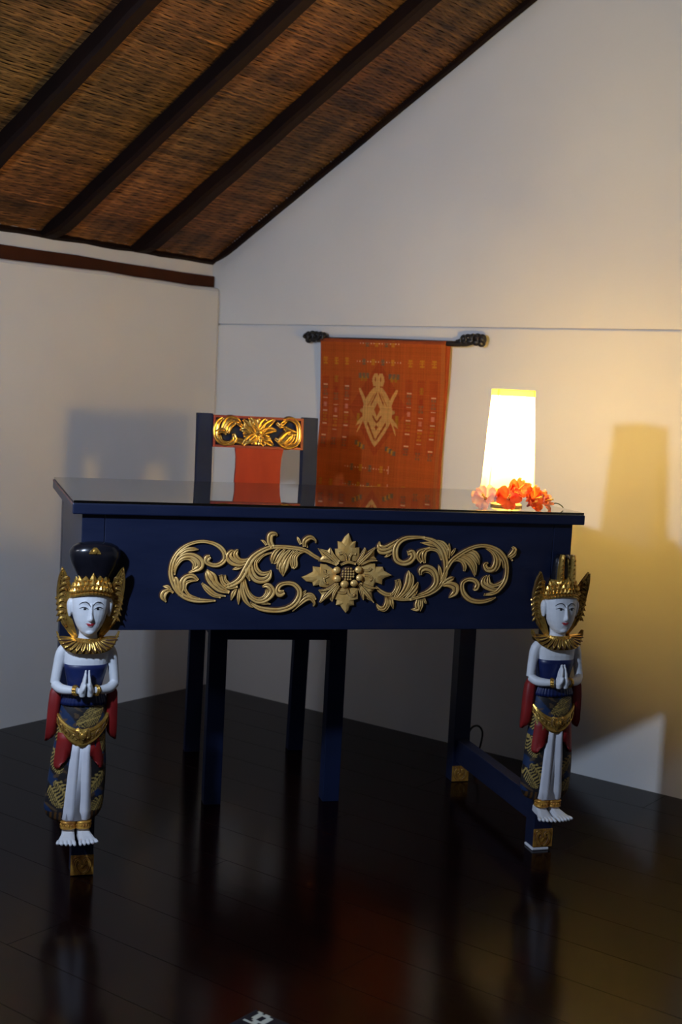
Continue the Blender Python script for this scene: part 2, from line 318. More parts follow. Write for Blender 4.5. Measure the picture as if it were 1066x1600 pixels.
# traced relief of the carvings, 0.1 mm units on the board: (x, z, half width)
APRON_STROKES=[
[(2956,5691,14),(2746,5691,38),(2502,5707,49),(2292,5784,52),(2131,5939,55),(2028,6146,48),(2005,6318,45),(2048,6525,45),(2169,6716,41),(2353,6847,34),(2591,6912,31),(2818,6889,35),(2996,6806,45),(3097,6677,49),(3103,6538,49),(2994,6441,45),(2855,6431,42),(2739,6490,49),(2744,6568,69),(2804,6604,42)],
[(2066,6284,24),(2143,6509,38),(2276,6614,52),(2448,6616,59),(2591,6514,78),(2604,6393,69),(2478,6314,38),(2367,6266,9)],
[(2086,6215,14),(2113,6388,27),(2211,6527,31),(2330,6563,31),(2426,6530,38),(2490,6444,43),(2459,6340,26)],
[(2155,6629,24),(2306,6735,41),(2460,6754,38),(2555,6747,9)],
[(2189,5784,17),(2251,5940,52),(2246,6078,60),(2328,6183,48),(2465,6201,48),(2572,6116,28)],
[(2395,5802,14),(2312,5923,31),(2325,6044,35),(2417,6097,28),(2573,6107,10)],
[(2257,5784,21),(2165,5940,52),(2115,6129,52),(2079,6163,17)],
[(2640,5725,14),(2412,5802,28),(2311,5940,28),(2299,6044,21)],
[(2074,5853,21),(1995,5904,34),(1894,5852,65),(1872,5765,62),(1936,5662,14)],
[(2020,5921,21),(1958,5973,38),(1864,5981,9)],
[(3229,5859,18),(3016,5927,52),(2834,6100,70),(2758,6239,49),(2763,6343,7)],
[(3228,5876,25),(3102,5945,35),(2940,6066,59),(2882,6205,63),(2781,6317,14)],
[(3162,5788,11),(2950,5822,38),(2788,5943,42),(2662,6047,24)],
[(3058,5753,11),(2881,5804,26),(2736,5926,26),(2654,6038,10)],
[(3399,6000,32),(3224,5972,39),(3088,6067,38),(3038,6224,35)],
[(3125,6225,24),(3148,6120,28),(3256,6042,28),(3396,6070,32)],
[(3384,5947,14),(3318,5841,49),(3280,5701,7)],
[(3142,5980,46),(3315,6052,53),(3452,6158,63),(3566,6369,70),(3680,6580,63),(3851,6722,53),(4061,6813,42),(4311,6826,39),(4600,6804,43),(4819,6754,43),(4969,6667,39),(5100,6598,36),(5145,6607,14)],
[(3730,6651,18),(3576,6544,35),(3417,6542,44),(3324,6645,52),(3356,6733,35),(3390,6751,7)],
[(3629,6544,18),(3456,6455,46),(3278,6505,77),(3185,6609,70),(3233,6714,44),(3303,6732,17)],
[(3544,6456,14),(3406,6384,42),(3285,6340,11)],
[(4095,6831,53),(4037,6935,64),(4048,7076,60),(4154,7095,39),(4192,7052,11)],
[(3969,6864,25),(3912,6933,28),(3858,6959,7)],
[(4779,6842,32),(4782,6965,54),(4896,7038,50),(5007,6987,25),(5029,6916,9)],
[(4704,6893,25),(4654,6981,32),(4624,7042,7)],
[(4852,6825,14),(4820,6913,25),(4899,6976,14)],
[(3649,6492,35),(3675,6300,63),(3770,6160,71),(3914,6126,67),(4037,6180,64),(4085,6304,28),(4083,6339,11)],
[(3924,6688,18),(3771,6529,32),(3778,6371,46),(3890,6267,46),(4014,6277,35),(4092,6330,11)],
[(3597,6457,28),(3588,6264,49),(3657,6107,11)],
[(4101,6708,14),(3908,6636,25),(3791,6494,25)],
[(4276,6807,21),(4172,6727,46),(4107,6585,46),(4112,6480,14)],
[(4367,6782,21),(4265,6658,43),(4191,6516,35),(4148,6472,9)],
[(4492,6784,21),(4355,6641,50),(4265,6464,60),(4225,6358,14)],
[(4565,6768,18),(4448,6590,43),(4393,6413,64),(4358,6209,7)],
[(4325,6518,39),(4296,6376,50),(4348,6236,11)],
[(4638,6751,18),(4526,6644,36),(4515,6502,36),(4557,6388,25)],
[(4820,6736,14),(4677,6699,32),(4601,6592,43),(4617,6450,46),(4567,6370,18)],
[(3443,5947,18),(3433,5772,39),(3440,5614,7)],
[(3505,6141,35),(3496,5948,39),(3559,5737,49),(3672,5597,25),(3745,5553,9)],
[(3531,6158,28),(3585,5948,39),(3681,5773,42),(3846,5685,46),(4005,5721,53),(4124,5845,71),(4119,5951,60),(4026,6021,53),(3929,5994,21)],
[(3580,6053,14),(3660,5861,25),(3789,5756,25),(3931,5756,25),(4017,5845,36),(4030,5933,32)],
[(3794,5650,18),(3972,5651,36),(4117,5624,9)],
[(3687,5650,25),(3870,5544,46),(4122,5500,53),(4374,5510,54),(4586,5599,57),(4705,5759,57),(4716,5919,54),(4601,6043,47),(4437,6068,39),(4295,6023,46),(4246,5917,53),(4303,5855,82),(4392,5882,46)],
[(4593,5474,9),(4731,5617,32),(4870,5742,54),(4979,5743,43),(5057,5654,29),(5042,5582,9)],
[(4775,5831,18),(4827,5867,32),(4870,5920,7)],
[(4779,5742,29),(4902,5831,36),(5012,5814,36),(5081,5725,22)],
[(6852,7018,22),(6688,6907,52),(6542,6833,59),(6427,6867,59),(6431,6975,9)],
[(6767,6854,30),(6601,6779,66),(6451,6777,62),(6380,6866,18)],
[(6735,6745,18),(6626,6681,33),(6562,6644,7)],
[(7438,7082,22),(7209,7078,37),(6983,7047,48),(6837,6945,55),(6780,6782,63),(6819,6602,63),(6956,6522,56),(7107,6551,63),(7196,6661,63),(7162,6751,67),(7077,6732,45)],
[(7285,7079,19),(7478,7055,37),(7674,6977,64),(7837,6834,64),(7927,6634,64),(7958,6451,56),(7950,6268,49),(7901,6121,45),(7794,5974,45),(7608,5863,45),(7438,5807,37),(7213,5733,26)],
[(7710,7014,19),(7868,6962,41),(7994,6799,49),(8004,6635,30)],
[(7852,6596,15),(7764,6778,34),(7606,6830,37),(7474,6792,45),(7433,6682,56),(7471,6528,26)],
[(7566,6857,19),(7416,6809,37),(7324,6753,52),(7311,6644,45),(7393,6545,34)],
[(7718,6886,22),(7561,6939,45),(7359,6963,7)],
[(8024,6635,19),(8013,6800,41),(8013,6964,8)],
[(8059,6691,19),(8111,6783,34),(8165,6857,8)],
[(7360,5825,26),(7585,5917,45),(7730,6065,56),(7740,6230,64),(7653,6375,71),(7496,6428,67),(7385,6372,56),(7391,6263,22)],
[(7725,6156,19),(7681,6247,26),(7599,6320,26),(7483,6337,22),(7411,6263,15)],
[(7770,6047,26),(7836,6230,41),(7827,6377,41),(7797,6486,8)],
[(6870,5732,26),(7012,5896,48),(7097,6079,67),(7114,6261,56),(7118,6361,7)],
[(6945,5750,19),(7107,5897,37),(7193,6061,45),(7212,6225,26),(7159,6316,9)],
[(7060,5732,19),(7186,5861,45),(7292,6007,52),(7353,6108,11)],
[(7193,5733,15),(7301,5861,26),(7359,6007,11)],
[(6830,5768,26),(6897,5914,37),(6937,6041,33),(6911,6168,26)],
[(6714,5804,22),(6821,5913,30),(6861,6041,26),(6845,6149,22)],
[(6401,6001,26),(6500,5911,41),(6655,5840,44),(6805,5859,33),(6858,5932,15)],
[(6677,5785,22),(6945,5741,37),(7213,5733,22)],
[(6639,5785,26),(6647,5658,37),(6596,5549,48),(6502,5549,44),(6431,5639,11)],
[(6707,5767,15),(6706,5604,26),(6618,5495,26),(6485,5513,18)],
[(6755,5749,37),(6780,5640,45),(6824,5531,7)],
[(7366,5733,37),(7343,5624,52),(7359,5532,56),(7235,5514,9)],
[(7442,5734,30),(7450,5606,38),(7409,5486,30)],
[(7499,5752,30),(7542,5670,26),(7572,5652,8)],
[(7886,6048,30),(7997,6140,53),(8110,6196,53),(8176,6224,8)],
[(7905,6048,30),(8059,6067,64),(8199,6013,87),(8206,5902,72),(8133,5828,45),(8078,5773,9)],
[(7876,6138,35),(7969,6377,42),(8082,6583,46),(8254,6721,46),(8463,6843,42),(8695,6915,39),(8915,6910,42),(9141,6828,50),(9298,6684,53),(9374,6512,46),(9387,6323,46),(9353,6150,50),(9252,5994,46),(9130,5889,36),(8911,5854,14)],
[(9417,6289,11),(9298,6132,39),(9119,6053,36),(8987,6095,50),(8962,6198,39),(8993,6285,9)],
[(9341,6046,14),(9162,5959,39),(8975,6009,64),(8850,6094,64),(8861,6198,39),(8939,6267,14)],
[(9239,5907,14),(9076,5872,39),(8895,5828,9)],
[(9174,5786,9),(9030,5733,36),(8812,5690,46),(8590,5723,53),(8437,5834,57),(8365,5971,49),(8374,6108,42),(8488,6177,42),(8635,6161,50),(8713,6076,53),(8683,5982,53),(8640,5947,18)],
[(8843,6883,18),(9015,6783,35),(9098,6647,46),(9089,6492,57),(9022,6405,60),(8911,6413,57),(8859,6507,43),(8939,6550,18)],
[(9011,6834,14),(9149,6699,39),(9195,6562,43),(9131,6424,50),(9026,6337,21)],
[(9146,6750,18),(9285,6598,39),(9313,6460,25),(9306,6429,7)],
[(9390,6685,21),(9478,6755,50),(9537,6842,57),(9505,6902,25)],
[(9448,6651,18),(9544,6739,36),(9574,6843,21)],
[(9466,6660,25),(9516,6600,18)],
[(7969,6377,17),(8050,6514,25),(8170,6609,39),(8317,6577,39),(8397,6467,46),(8395,6356,21)],
[(8185,6669,25),(8387,6621,42),(8541,6486,53),(8648,6247,7)],
[(8254,6721,21),(8474,6673,42),(8631,6504,42),(8664,6282,9)],
[(8377,6774,21),(8562,6725,49),(8679,6607,49),(8740,6505,11)],
[(8464,6826,18),(8632,6760,42),(8722,6642,25),(8737,6557,9)],
[(5758,6517,19),(5761,6632,27),(5806,6719,31),(5886,6710,27)],
[(5708,6516,19),(5681,6650,27),(5608,6726,31),(5530,6705,23)],
[(6084,6367,16),(6185,6358,27),(6252,6407,24)],
[(6111,6252,20),(6211,6253,31),(6274,6195,28),(6237,6137,16)],
[(5316,6273,16),(5236,6301,27),(5242,6377,19)],
[(5319,6225,16),(5223,6186,27),(5247,6091,23),(5307,6072,12)],
[(5717,5979,16),(5712,5883,23),(5593,5882,27),(5533,5901,16)],
[(5747,5979,16),(5794,5845,27),(5885,5816,24),(5912,5865,16)],
[(5512,6495,31),(5316,6664,46),(5083,6804,8)],
[(5539,6543,27),(5393,6684,39),(5337,6827,8)],
[(5483,6476,27),(5282,6550,35),(5086,6557,12)],
[(5958,6481,31),(6128,6656,47),(6328,6851,8)],
[(5926,6519,23),(6046,6693,35),(6108,6838,8)],
[(6018,6482,23),(6213,6571,31),(6383,6573,8)],
[(5525,6055,31),(5338,5862,47),(5171,5669,8)],
[(5565,6036,23),(5456,5862,39),(5426,5689,8)],
[(5484,6074,23),(5313,5957,31),(5138,5918,8)],
[(6001,6058,31),(6172,5866,47),(6353,5673,8)],
[(6022,6039,24),(6092,5866,39),(6119,5730,8)],
[(6060,6078,24),(6245,6002,32),(6407,5983,8)],
[(5582,6477,27),(5737,6536,35),(5898,6499,27)]]
BACK_STROKES=[
[(700,9233,26),(549,9110,47),(493,8900,52),(515,8694,42),(677,8558,42),(887,8554,42),(1013,8663,47),(980,8817,26)],
[(663,8882,36),(758,9119,52),(859,9201,57),(1043,9183,47),(1177,9111,21)],
[(796,8823,42),(866,9020,57),(1019,9130,42)],
[(522,8824,41),(663,8895,47),(796,8823,42)],
[(590,8775,26),(675,8597,26),(860,8565,26)],
[(1014,8637,37),(1173,8617,52),(1333,8571,52)],
[(1235,8984,26),(1126,9083,36),(1045,9132,26)],
[(2338,9215,32),(2522,9275,37),(2714,9179,42),(2778,8971,42),(2764,8708,48),(2637,8558,48),(2397,8548,58),(2231,8660,42),(2121,8721,21)],
[(2595,8885,53),(2463,8827,74),(2336,8690,79),(2233,8608,42)],
[(2651,8835,37),(2551,8673,42),(2396,8562,37)],
[(2373,9033,32),(2540,8909,64),(2728,8890,32)],
[(2214,9026,26),(2315,9135,37),(2444,9232,26)],
[(2154,9154,21),(2264,9081,37),(2371,9085,26)],
[(1665,8820,52),(1445,9019,73),(1226,9204,21)],
[(1665,8820,52),(1520,9100,68),(1394,9264,26)],
[(1665,8820,52),(1614,9078,89),(1593,9247,58)],
[(1665,8820,52),(1758,9111,68),(1871,9246,31)],
[(1665,8820,52),(1891,9090,68),(2110,9244,21)],
[(1665,8820,52),(1924,8948,63),(2164,8945,16)],
[(1665,8820,52),(1882,8724,68),(1987,8755,37)],
[(1665,8820,52),(1884,8672,74),(2077,8536,26)],
[(1665,8820,52),(1753,8641,63),(1838,8526,37)],
[(1665,8820,52),(1646,8662,89),(1652,8537,58)],
[(1665,8820,52),(1514,8657,73),(1438,8576,37)],
[(1665,8820,52),(1432,8706,79),(1230,8515,26)],
[(1665,8820,52),(1400,8835,84),(1244,8789,42)],
[(1665,8820,52),(1396,8926,68),(1146,8928,16)],
[(1503,8891,52),(1365,9042,78),(1294,9143,52)],
[(1662,8898,89),(1677,8846,105)],
[(1615,8766,89),(1696,8717,79)]]
ROSETTE_PETALS=[[(5559,6534),(5466,6609),(5446,6809),(5515,6801),(5496,6972),(5586,6954),(5649,7070),(5734,7148),(5813,6958),(5901,6979),(5890,6825),(5988,6846),(6000,6635),(5935,6538)],[(5981,6424),(6078,6482),(6216,6522),(6347,6505),(6361,6437),(6532,6439),(6567,6353),(6754,6257),(6586,6198),(6538,6159),(6534,6052),(6380,6099),(6326,5983),(6165,6001),(6099,6097),(5995,6174)],[(6006,5981),(6018,5749),(5919,5739),(5936,5604),(5837,5594),(5813,5498),(5756,5440),(5671,5536),(5628,5603),(5528,5613),(5542,5728),(5462,5747),(5454,5901),(5587,5997)],[(5521,6131),(5428,6016),(5312,5977),(5164,5995),(5142,6033),(5016,6013),(4993,6089),(4855,6107),(4743,6201),(4848,6240),(4991,6318),(4985,6432),(5142,6415),(5148,6491),(5286,6473),(5408,6398),(5511,6323)],[(5562,6476),(5364,6493),(5097,6538),(5179,6644),(5073,6813),(5291,6769),(5346,6836),(5452,6685),(5558,6553)],[(5917,6519),(6007,6693),(6108,6848),(6172,6762),(6337,6861),(6328,6659),(6392,6592),(6177,6503),(5999,6462)],[(5583,6074),(5511,5939),(5426,5689),(5363,5747),(5161,5660),(5212,5823),(5128,5928),(5332,5977),(5483,6093)],[(5961,6077),(6079,6097),(6246,5982),(6417,5983),(6311,5886),(6353,5673),(6199,5740),(6120,5721),(6008,5942)]]
ROSETTE_BLOBS=[(5499, 6361, 84), (5518, 6179, 84), (5683, 6065, 93), (5890, 6086, 84), (6004, 6203, 78), (5974, 6375, 84)]
ROSETTE_CENTRE=(5740, 6287)
# ------------------------------------------------------------ the desk
PSI = .932
desk = tag(empty('writing_desk', (.9848, -1.4749, 0), PSI), 'navy blue writing desk with gold carved scroll apron and carved figures on its front legs', 'desk')
W_, D_, H_ = 1.1133, .5954, .765
def build_desk():
    o = boxobj('tabletop', (0, W_, 0, D_, H_-.022, H_), M['navy'], desk, bevel=.0025)
    e = boxobj('edge_wear', (-.0004, .0004, .006, D_-.004, H_-.0035, H_+.0002), mat('worn_red_edge', (.16, .05, .05), .6, noise=(50, (.30, .20, .18), .8, 4)), o, bevel=0); e['label'] = 'worn reddish tabletop edge'
    g = boxobj('glass_top', (.002, W_-.002, .002, D_-.002, H_+.0004, H_+.0052), M['glass'], desk, bevel=.0006); g['label'] = 'clear glass sheet on the tabletop'
    # apron boards between the legs
    boxobj('front_apron', (.0662, 1.0468, .0170, .034, .5075, H_-.022), M['navy'], desk, bevel=.0012)
    boxobj('side_apron', (.0210, .036, .0625, .5250, .5075, H_-.022), M['navy'], desk, bevel=.0012)
    boxobj('side_apron', (1.078, 1.0925, .0625, .5250, .5075, H_-.022), M['navy'], desk, bevel=.0012)
    L = []
    for k, (a, b) in enumerate(((.0205, .017), (1.0475, .017), (1.0475, .5255), (.0205, .5255))):
        bm = bmesh.new()
        z0 = .006 if k == 1 else .0
        if b < .1: b = .0166
        top = .5070 if b < .1 else H_-.0225
        bb = .035 if b < .1 else b
        box(bm, a, a+.045, b, b+.045, z0, H_-.0222)
        leg = from_bm('leg', bm, M['navy'], desk, bevel=.0015); L.append(leg)
        # gilded relief plaque round the foot of the leg
        bm = bmesh.new(); zz = z0+.002
        box(bm, a-.0006, a+.0456, b-.0025, b+.0, zz, zz+.041)
        def P(x, y, h): return (a+.0225+x, b-.0025-h, zz+.0205+y)
        for s in (-1, 1):
            stroke(bm, [(s*.002, -.018, .002), (s*.012, -.010, .0032), (s*.015, .004, .0034), (s*.009, .013, .0032), (s*.003, .006, .0028), (s*.007, -.001, .003)], P, .7, maxh=.003)
            stroke(bm, [(s*.004, .018, .001), (s*.014, .017, .002), (s*.019, .008, .0008)], P, .6)
        ball(bm, P(0, -.003, 0), (.004, .002, .005))
        fixn(bm); c = from_bm('foot_cap', bm, (M['gold3'], M['groove_shade']), leg); c['label'] = 'gilded relief plaque at the foot of the leg'
        if k == 1:
            p = boxobj('foot_pad', (a-.003, a+.038, b-.0035, b+.040, 0, .0062), M['white'], leg, bevel=.002); p['label'] = 'white pad under the leg'
    for a in (.028, 1.055):
        boxobj('stretcher', (a, a+.030, .0620, .5250, .055, .115), M['navy'], desk, bevel=.0015)
    # gilded apron carving
    fr = .0163
    def P(x, y, h): return (x*1e-4, fr-h, y*1e-4)
    def sc(pts): return [(p[0], p[1], p[2]) for p in pts]
    cx = ROSETTE_CENTRE[0]
    bm = bmesh.new()
    def P2(x, y, h): return (x, fr-h, y)
    for i, poly in enumerate(ROSETTE_PETALS):
        dome_poly(bm, [(x*1e-4, y*1e-4) for x, y in poly], P2, .0055 if i < 4 else .004, .009 if i < 4 else .0075)
    for x, y, r in ROSETTE_BLOBS: ball(bm, (x*1e-4, fr-.009, y*1e-4), (r*1e-4, .006, r*.9e-4), 12, 7)
    x0, z0 = ROSETTE_CENTRE[0]*1e-4, ROSETTE_CENTRE[1]*1e-4
    ball(bm, (x0, fr-.007, z0), (.0170, .007, .0160), 18, 8, 1)
    for i in range(-2, 3):
        for j in range(-2, 3):
            if i*i+j*j > 6: continue
            ball(bm, (x0+i*.0058, fr-.0145+.0004*(i*i+j*j), z0+j*.0056), (.0023, .0018, .0023), 6, 4)
    fixn(bm)
    carve = from_bm('apron_carving', bm, (M['gold'], M['groove_shade']), desk, smooth=False); carve['label'] = 'gilded carved rosette and acanthus scrolls'
    left, right, mid = [], [], []
    for s in APRON_STROKES:
        m = sum(p[0] for p in s)/len(s)
        xs = [p[0] for p in s]
        (mid if (min(xs) > cx-760 and max(xs) < cx+760) else left if m < cx else right).append(s)
    WK[0] = 1.14
    for name, grp, h0 in (('scroll', left, .0), ('scroll', right, .0), ('leaf_vein', mid, .0085)):
        bm = bmesh.new()
        for i, s in enumerate(grp):
            pts = [(p[0]*1e-4, p[1]*1e-4, p[2]*1e-4) for p in s]
            if name == 'leaf_vein': pts = [(x, y, w*.8) for x, y, w in pts]; stroke(bm, pts, lambda x, y, h: (x, fr-.0078-h*.8, y), 1.0, jit=.0003*(i % 3), maxh=.0048)
            else: stroke(bm, pts, P2, 1.0, jit=.00045*(i % 4), maxh=.0075)
        from_bm(name, bm, (M['gold'], M['groove_shade']), carve)
    WK[0] = 1.0
build_desk()

# ------------------------------------------------------------ the carved figures on the front legs
BATIK = attrmat('batik_painted_sarong', .5, bump=(80, .25, .001), spec=.4)
def keep_largest(me):
    bm = bmesh.new(); bm.from_mesh(me); seen = set(); best = []
    for v in bm.verts:
        if v in seen: continue
        st = [v]; seen.add(v); comp = []
        while st:
            q = st.pop(); comp.append(q)
            for e in q.link_edges:
                o = e.other_vert(q)
                if o not in seen: seen.add(o); st.append(o)
        if len(comp) > len(best): best = comp
    b = set(best); bmesh.ops.delete(bm, geom=[v for v in bm.verts if v not in b], context='VERTS')
    bm.to_mesh(me); bm.free(); me.polygons.foreach_set('use_smooth', [True]*len(me.polygons))
def figure(ac, variant):
    """praying court figure carved on the front of a leg. local u = right, v = forward off the leg, z = up"""
    lean = (lambda z: (z-.40)*.032) if variant == 0 else (lambda z: (z-.40)*.006)
    def G(u, v, z): return (ac+u+lean(z), .017-v, z)
    def GR(ring): return [G(x, y, z) for x, y, z in ring]
    root = None
    # ---- one continuous body: torso, neck, head, arms, hands and feet, fused by remeshing
    bm = bmesh.new()
    tors = [(.375, .036, .018, .020), (.395, .032, .018, .019), (.415, .036, .018, .021), (.437, .041, .018, .024), (.455, .043, .017, .024), (.468, .046, .016, .021), (.478, .044, .015, .017), (.486, .026, .015, .014), (.492, .021, .017, .0145)]
    loft(bm, [GR(ell(0, v, z, ru, rv, 24, 2.3)) for z, ru, v, rv in tors])
    loft(bm, [GR(ell(0, .0175, z, r, r*.85, 20)) for z, r in ((.482, .026), (.490, .0205), (.505, .0180), (.520, .0190))])
    hz = [(.5035, .0060, .030, .010), (.5065, .0125, .0285, .017), (.513, .0190, .027, .023), (.523, .0255, .0255, .027), (.535, .0305, .025, .0295), (.548, .0340, .0245, .0305), (.562, .0360, .024, .0305), (.576, .0365, .023, .029), (.590, .0345, .022, .027), (.602, .029, .021, .023), (.612, .018, .021, .016)]
    loft(bm, [GR(ell(0, v, z, ru, rv, 28, 2.15)) for z, ru, v, rv in hz])
    # nose, brow ridge, lips, chin, ears
    nose = [(.5705, .0022, .0525, .0030), (.560, .0026, .0545, .0038), (.548, .0032, .0565, .0048), (.541, .0046, .0580, .0060), (.5370, .0052, .0560, .0060), (.5345, .003, .0535, .004)]
    loft(bm, [GR(ell(0, v, z, ru, rv, 12)) for z, ru, v, rv in nose])
    for s in (-1, 1):
        tube(bm, [G(s*.004, .0515, .568), G(s*.013, .0500, .5725), G(s*.024, .0430, .5695)], [.0025, .0030, .0020], 8)
        ball(bm, G(s*.0135, .0470, .5600), (.0075, .0058, .0040), 12, 8)
        loft(bm, [GR(ell(s*.0385, .020, z, ru, rv, 12)) for z, ru, rv in ((.5400, .0020, .005), (.548, .0045, .008), (.556, .0062, .0095), (.564, .0072, .010), (.571, .0060, .009), (.576, .0030, .005))])
    ball(bm, G(0, .0515, .5300), (.0085, .0048, .0020), 12, 7); ball(bm, G(0, .0510, .5265), (.0068, .0048, .0020), 12, 7)
    ball(bm, G(0, .0460, .5130), (.0090, .0070, .0060), 12, 8)
    # arms to elbows, forearms rising to the praying hands
    for s in (-1, 1):
        tube(bm, [G(s*.0400, .014, .4770), G(s*.0490, .014, .4640), G(s*.0545, .016, .4350), G(s*.0590, .020, .4045)], [.0115, .0118, .0105, .0095], 14)
        tube(bm, [G(s*.0590, .020, .4045), G(s*.0475, .034, .3975), G(s*.0300, .047, .3970), G(s*.0165, .055, .3985)], [.0098, .0100, .0085, .0066], 14)
        # palm and four unequal fingers pressed to the other hand, thumb crossing in front
        loft(bm, [GR(ell(s*u, v, z, ru, rv, 14, 2.6)) for z, u, v, ru, rv in ((.386, .0075, .056, .0055, .0090), (.395, .0080, .057, .0070, .0105), (.405, .0068, .058, .0058, .0110), (.413, .0055, .058, .0048, .0105))])
        for q, (dv, ht) in enumerate(((.0080, .4330), (.0026, .4400), (-.0028, .4385), (-.0080, .4300))):
            tube(bm, [G(s*.0058, .058+dv*1.0, .409), G(s*.0046, .0575+dv*.95, .420), G(s*.0030, .0568+dv*.75, ht)], [.0033, .0031, .0019], 8)
        tube(bm, [G(s*.0090, .0640, .3950), G(s*.0062, .0690, .4035), G(s*.0032, .0690, .4120)], [.0036, .0033, .0022], 8)
    for s in (-1, 1): tube(bm, [G(s*.0120, .018, .385), G(s*.0140, .019, .26), G(s*.0145, .022, .148)], [.014, .0135, .0125], 12)
    # ankles and splayed feet with toes
    for s in (-1, 1):
        c = .003*s
        tube(bm, [G(s*.0145, .026, .150), G(s*.0145, .028, .118), G(s*.0148, .030, .106)], [.0125, .0125, .0120], 12)
        loft(bm, [[G(s*.0145+uu*wd+s*off, vv, zz+hh) for uu, zz, hh in ((-1, .0945, 0), (-.92, .0945, hgt*.75), (-.5, .0945, hgt), (.5, .0945, hgt), (.92, .0945, hgt*.75), (1, .0945, 0), (0, .0935, -.002))] for vv, wd, hgt, off in ((.004, .010, .016, 0), (.020, .0125, .020, 0), (.040, .0135, .015, .001), (.058, .0165, .009, .0045), (.070, .0185, .0065, .007))])
        for q in range(5):
            t = (q-2)/2; ln = (.084, .087, .0865, .085, .081)[q] if s > 0 else (.081, .085, .0865, .087, .084)[q]
            if s > 0: ln = (.088, .0865, .0845, .082, .079)[q]
            else: ln = (.079, .082, .0845, .0865, .088)[q]
            tube(bm, [G(s*.0215+t*.0145, .066, .0975), G(s*.0218+t*.0160, .076, .0970), G(s*.0220+t*.0166, ln, .0958)], [.0036, .0039, .0030], 8)
    me = bpy.data.meshes.new('tmp'); bmesh.ops.recalc_face_normals(bm, faces=bm.faces); bm.to_mesh(me); bm.free()
    tmp = bpy.data.objects.new('tmp', me); COL.objects.link(tmp)
    md = tmp.modifiers.new('r', 'REMESH'); md.mode = 'VOXEL'; md.voxel_size = .00115; md.use_smooth_shade = True
    md = tmp.modifiers.new('s', 'SMOOTH'); md.iterations = 6; md.factor = .5
    dg = bpy.context.evaluated_depsgraph_get(); dg.update()
    body_me = bpy.data.meshes.new_from_object(tmp.evaluated_get(dg)); bpy.data.objects.remove(tmp)
    body_me.materials.clear(); keep_largest(body_me)
    body = link('carved_figure', body_me, desk, (M['skin'],))
    body['label'] = ('white faced praying carved figure with a tall black headdress' if variant == 0 else 'white faced praying carved figure with a two pronged gold crown')
    tree = BVHTree.FromPolygons([v.co[:] for v in body_me.vertices], [p.vertices[:] for p in body_me.polygons])
    def part(name, bm, m, smooth=True, label=None, bevel=0):
        fixn(bm); o = from_bm(name, bm, m, body, smooth=smooth, bevel=bevel)
        if label: o['label'] = label
        return o
    def project(u, z, off=.0003):
        p0 = Vector(G(u, .12, z)); hit = tree.ray_cast(p0, Vector((0, 1, 0)))
        if hit[0] is None: return p0+Vector((0, .1, 0))
        return hit[0]+hit[1]*off
    def paint(bm, pts, k=5):
        Q = smoothpts(pts, k); rows = []
        for i, q in enumerate(Q):
            a, b = Q[max(i-1, 0)], Q[min(i+1, len(Q)-1)]; d = np.array((b[0]-a[0], b[1]-a[1])); d /= np.hypot(*d)+1e-12; n = (-d[1], d[0]); wd = max(q[2], .00008)
            rows.append([bm.verts.new(project(q[0]+n[0]*wd*s, q[1]+n[1]*wd*s)) for s in (-1, 0, 1)])
        for A, B in zip(rows, rows[1:]):
            for i in range(2): bm.faces.new((A[i], A[i+1], B[i+1], B[i]))
    # face paint
    bm = bmesh.new()
    for s in (-1, 1):
        paint(bm, [(s*.0016, .5640, .0005), (s*.0050, .5695, .0009), (s*.0110, .5735, .0010), (s*.0185, .5720, .0009), (s*.0240, .5670, .0003)])
        paint(bm, [(s*.0055, .5590, .0003), (s*.0095, .5620, .0010), (s*.0155, .5632, .0011), (s*.0230, .5605, .0004)])
    part('eyebrow_paint', bm, M['ink'])
    for s in (-1, 1):
        bm = bmesh.new(); paint(bm, [(s*.0068, .5590, .0003), (s*.0105, .5598, .0017), (s*.0150, .5600, .0017), (s*.0195, .5598, .0004)])
        part('eye', bm, mat('eye_white', (.72, .75, .76), .3) if 'eyew' not in M else M['eyew'])
        bm = bmesh.new(); paint(bm, [(s*.0098, .5602, .0010), (s*.0126, .5601, .0021), (s*.0154, .5602, .0011)], 3)
        for v in bm.verts: v.co.y -= .0003
        part('iris', bm, M['ink'])
    bm = bmesh.new(); paint(bm, [(-.0092, .5310, .0003), (-.0045, .5305, .0015), (0, .5298, .0014), (.0045, .5305, .0015), (.0092, .5310, .0003)])
    paint(bm, [(-.0062, .5285, .0005), (0, .5270, .0020), (.0062, .5285, .0005)])
    part('mouth', bm, M['lips'])
    # ---- headdress
    gold = M['gold2']
    if variant == 0:
        bm = bmesh.new()
        hz = [(.612, .030, .022), (.622, .0320, .024), (.634, .0385, .026), (.648, .0455, .028), (.662, .0500, .0295), (.672, .0500, .0295), (.681, .0440, .027), (.687, .0320, .021), (.6895, .0150, .011)]
        loft(bm, [GR(ell(.003, .0215, z, ru, rv*(1 if rv > .023 else 1), 28, 2.2)) for z, ru, rv in hz])
        part('headdress', bm, M['hair'], label='tall black swept-up headdress')
        bm = bmesh.new()
        loft(bm, [[G(x, v, z) for x, z in ((-.012, .6690), (.012, .6690), (.0085, .6755), (.003, .6815), (-.003, .6815), (-.0085, .6755))] for v in (.048, .0525)])
        ball(bm, G(0, .053, .6735), (.005, .002, .005)); part('crest_ornament', bm, gold, False)
    else:
        bm = bmesh.new()
        hz = [(.606, .026, .021), (.625, .0240, .021), (.650, .0210, .019), (.668, .0185, .017), (.678, .013, .012)]
        loft(bm, [GR(ell(-.002, .0215, z, ru, rv, 24, 2.2)) for z, ru, rv in hz])
        part('headdress', bm, M['hair'])
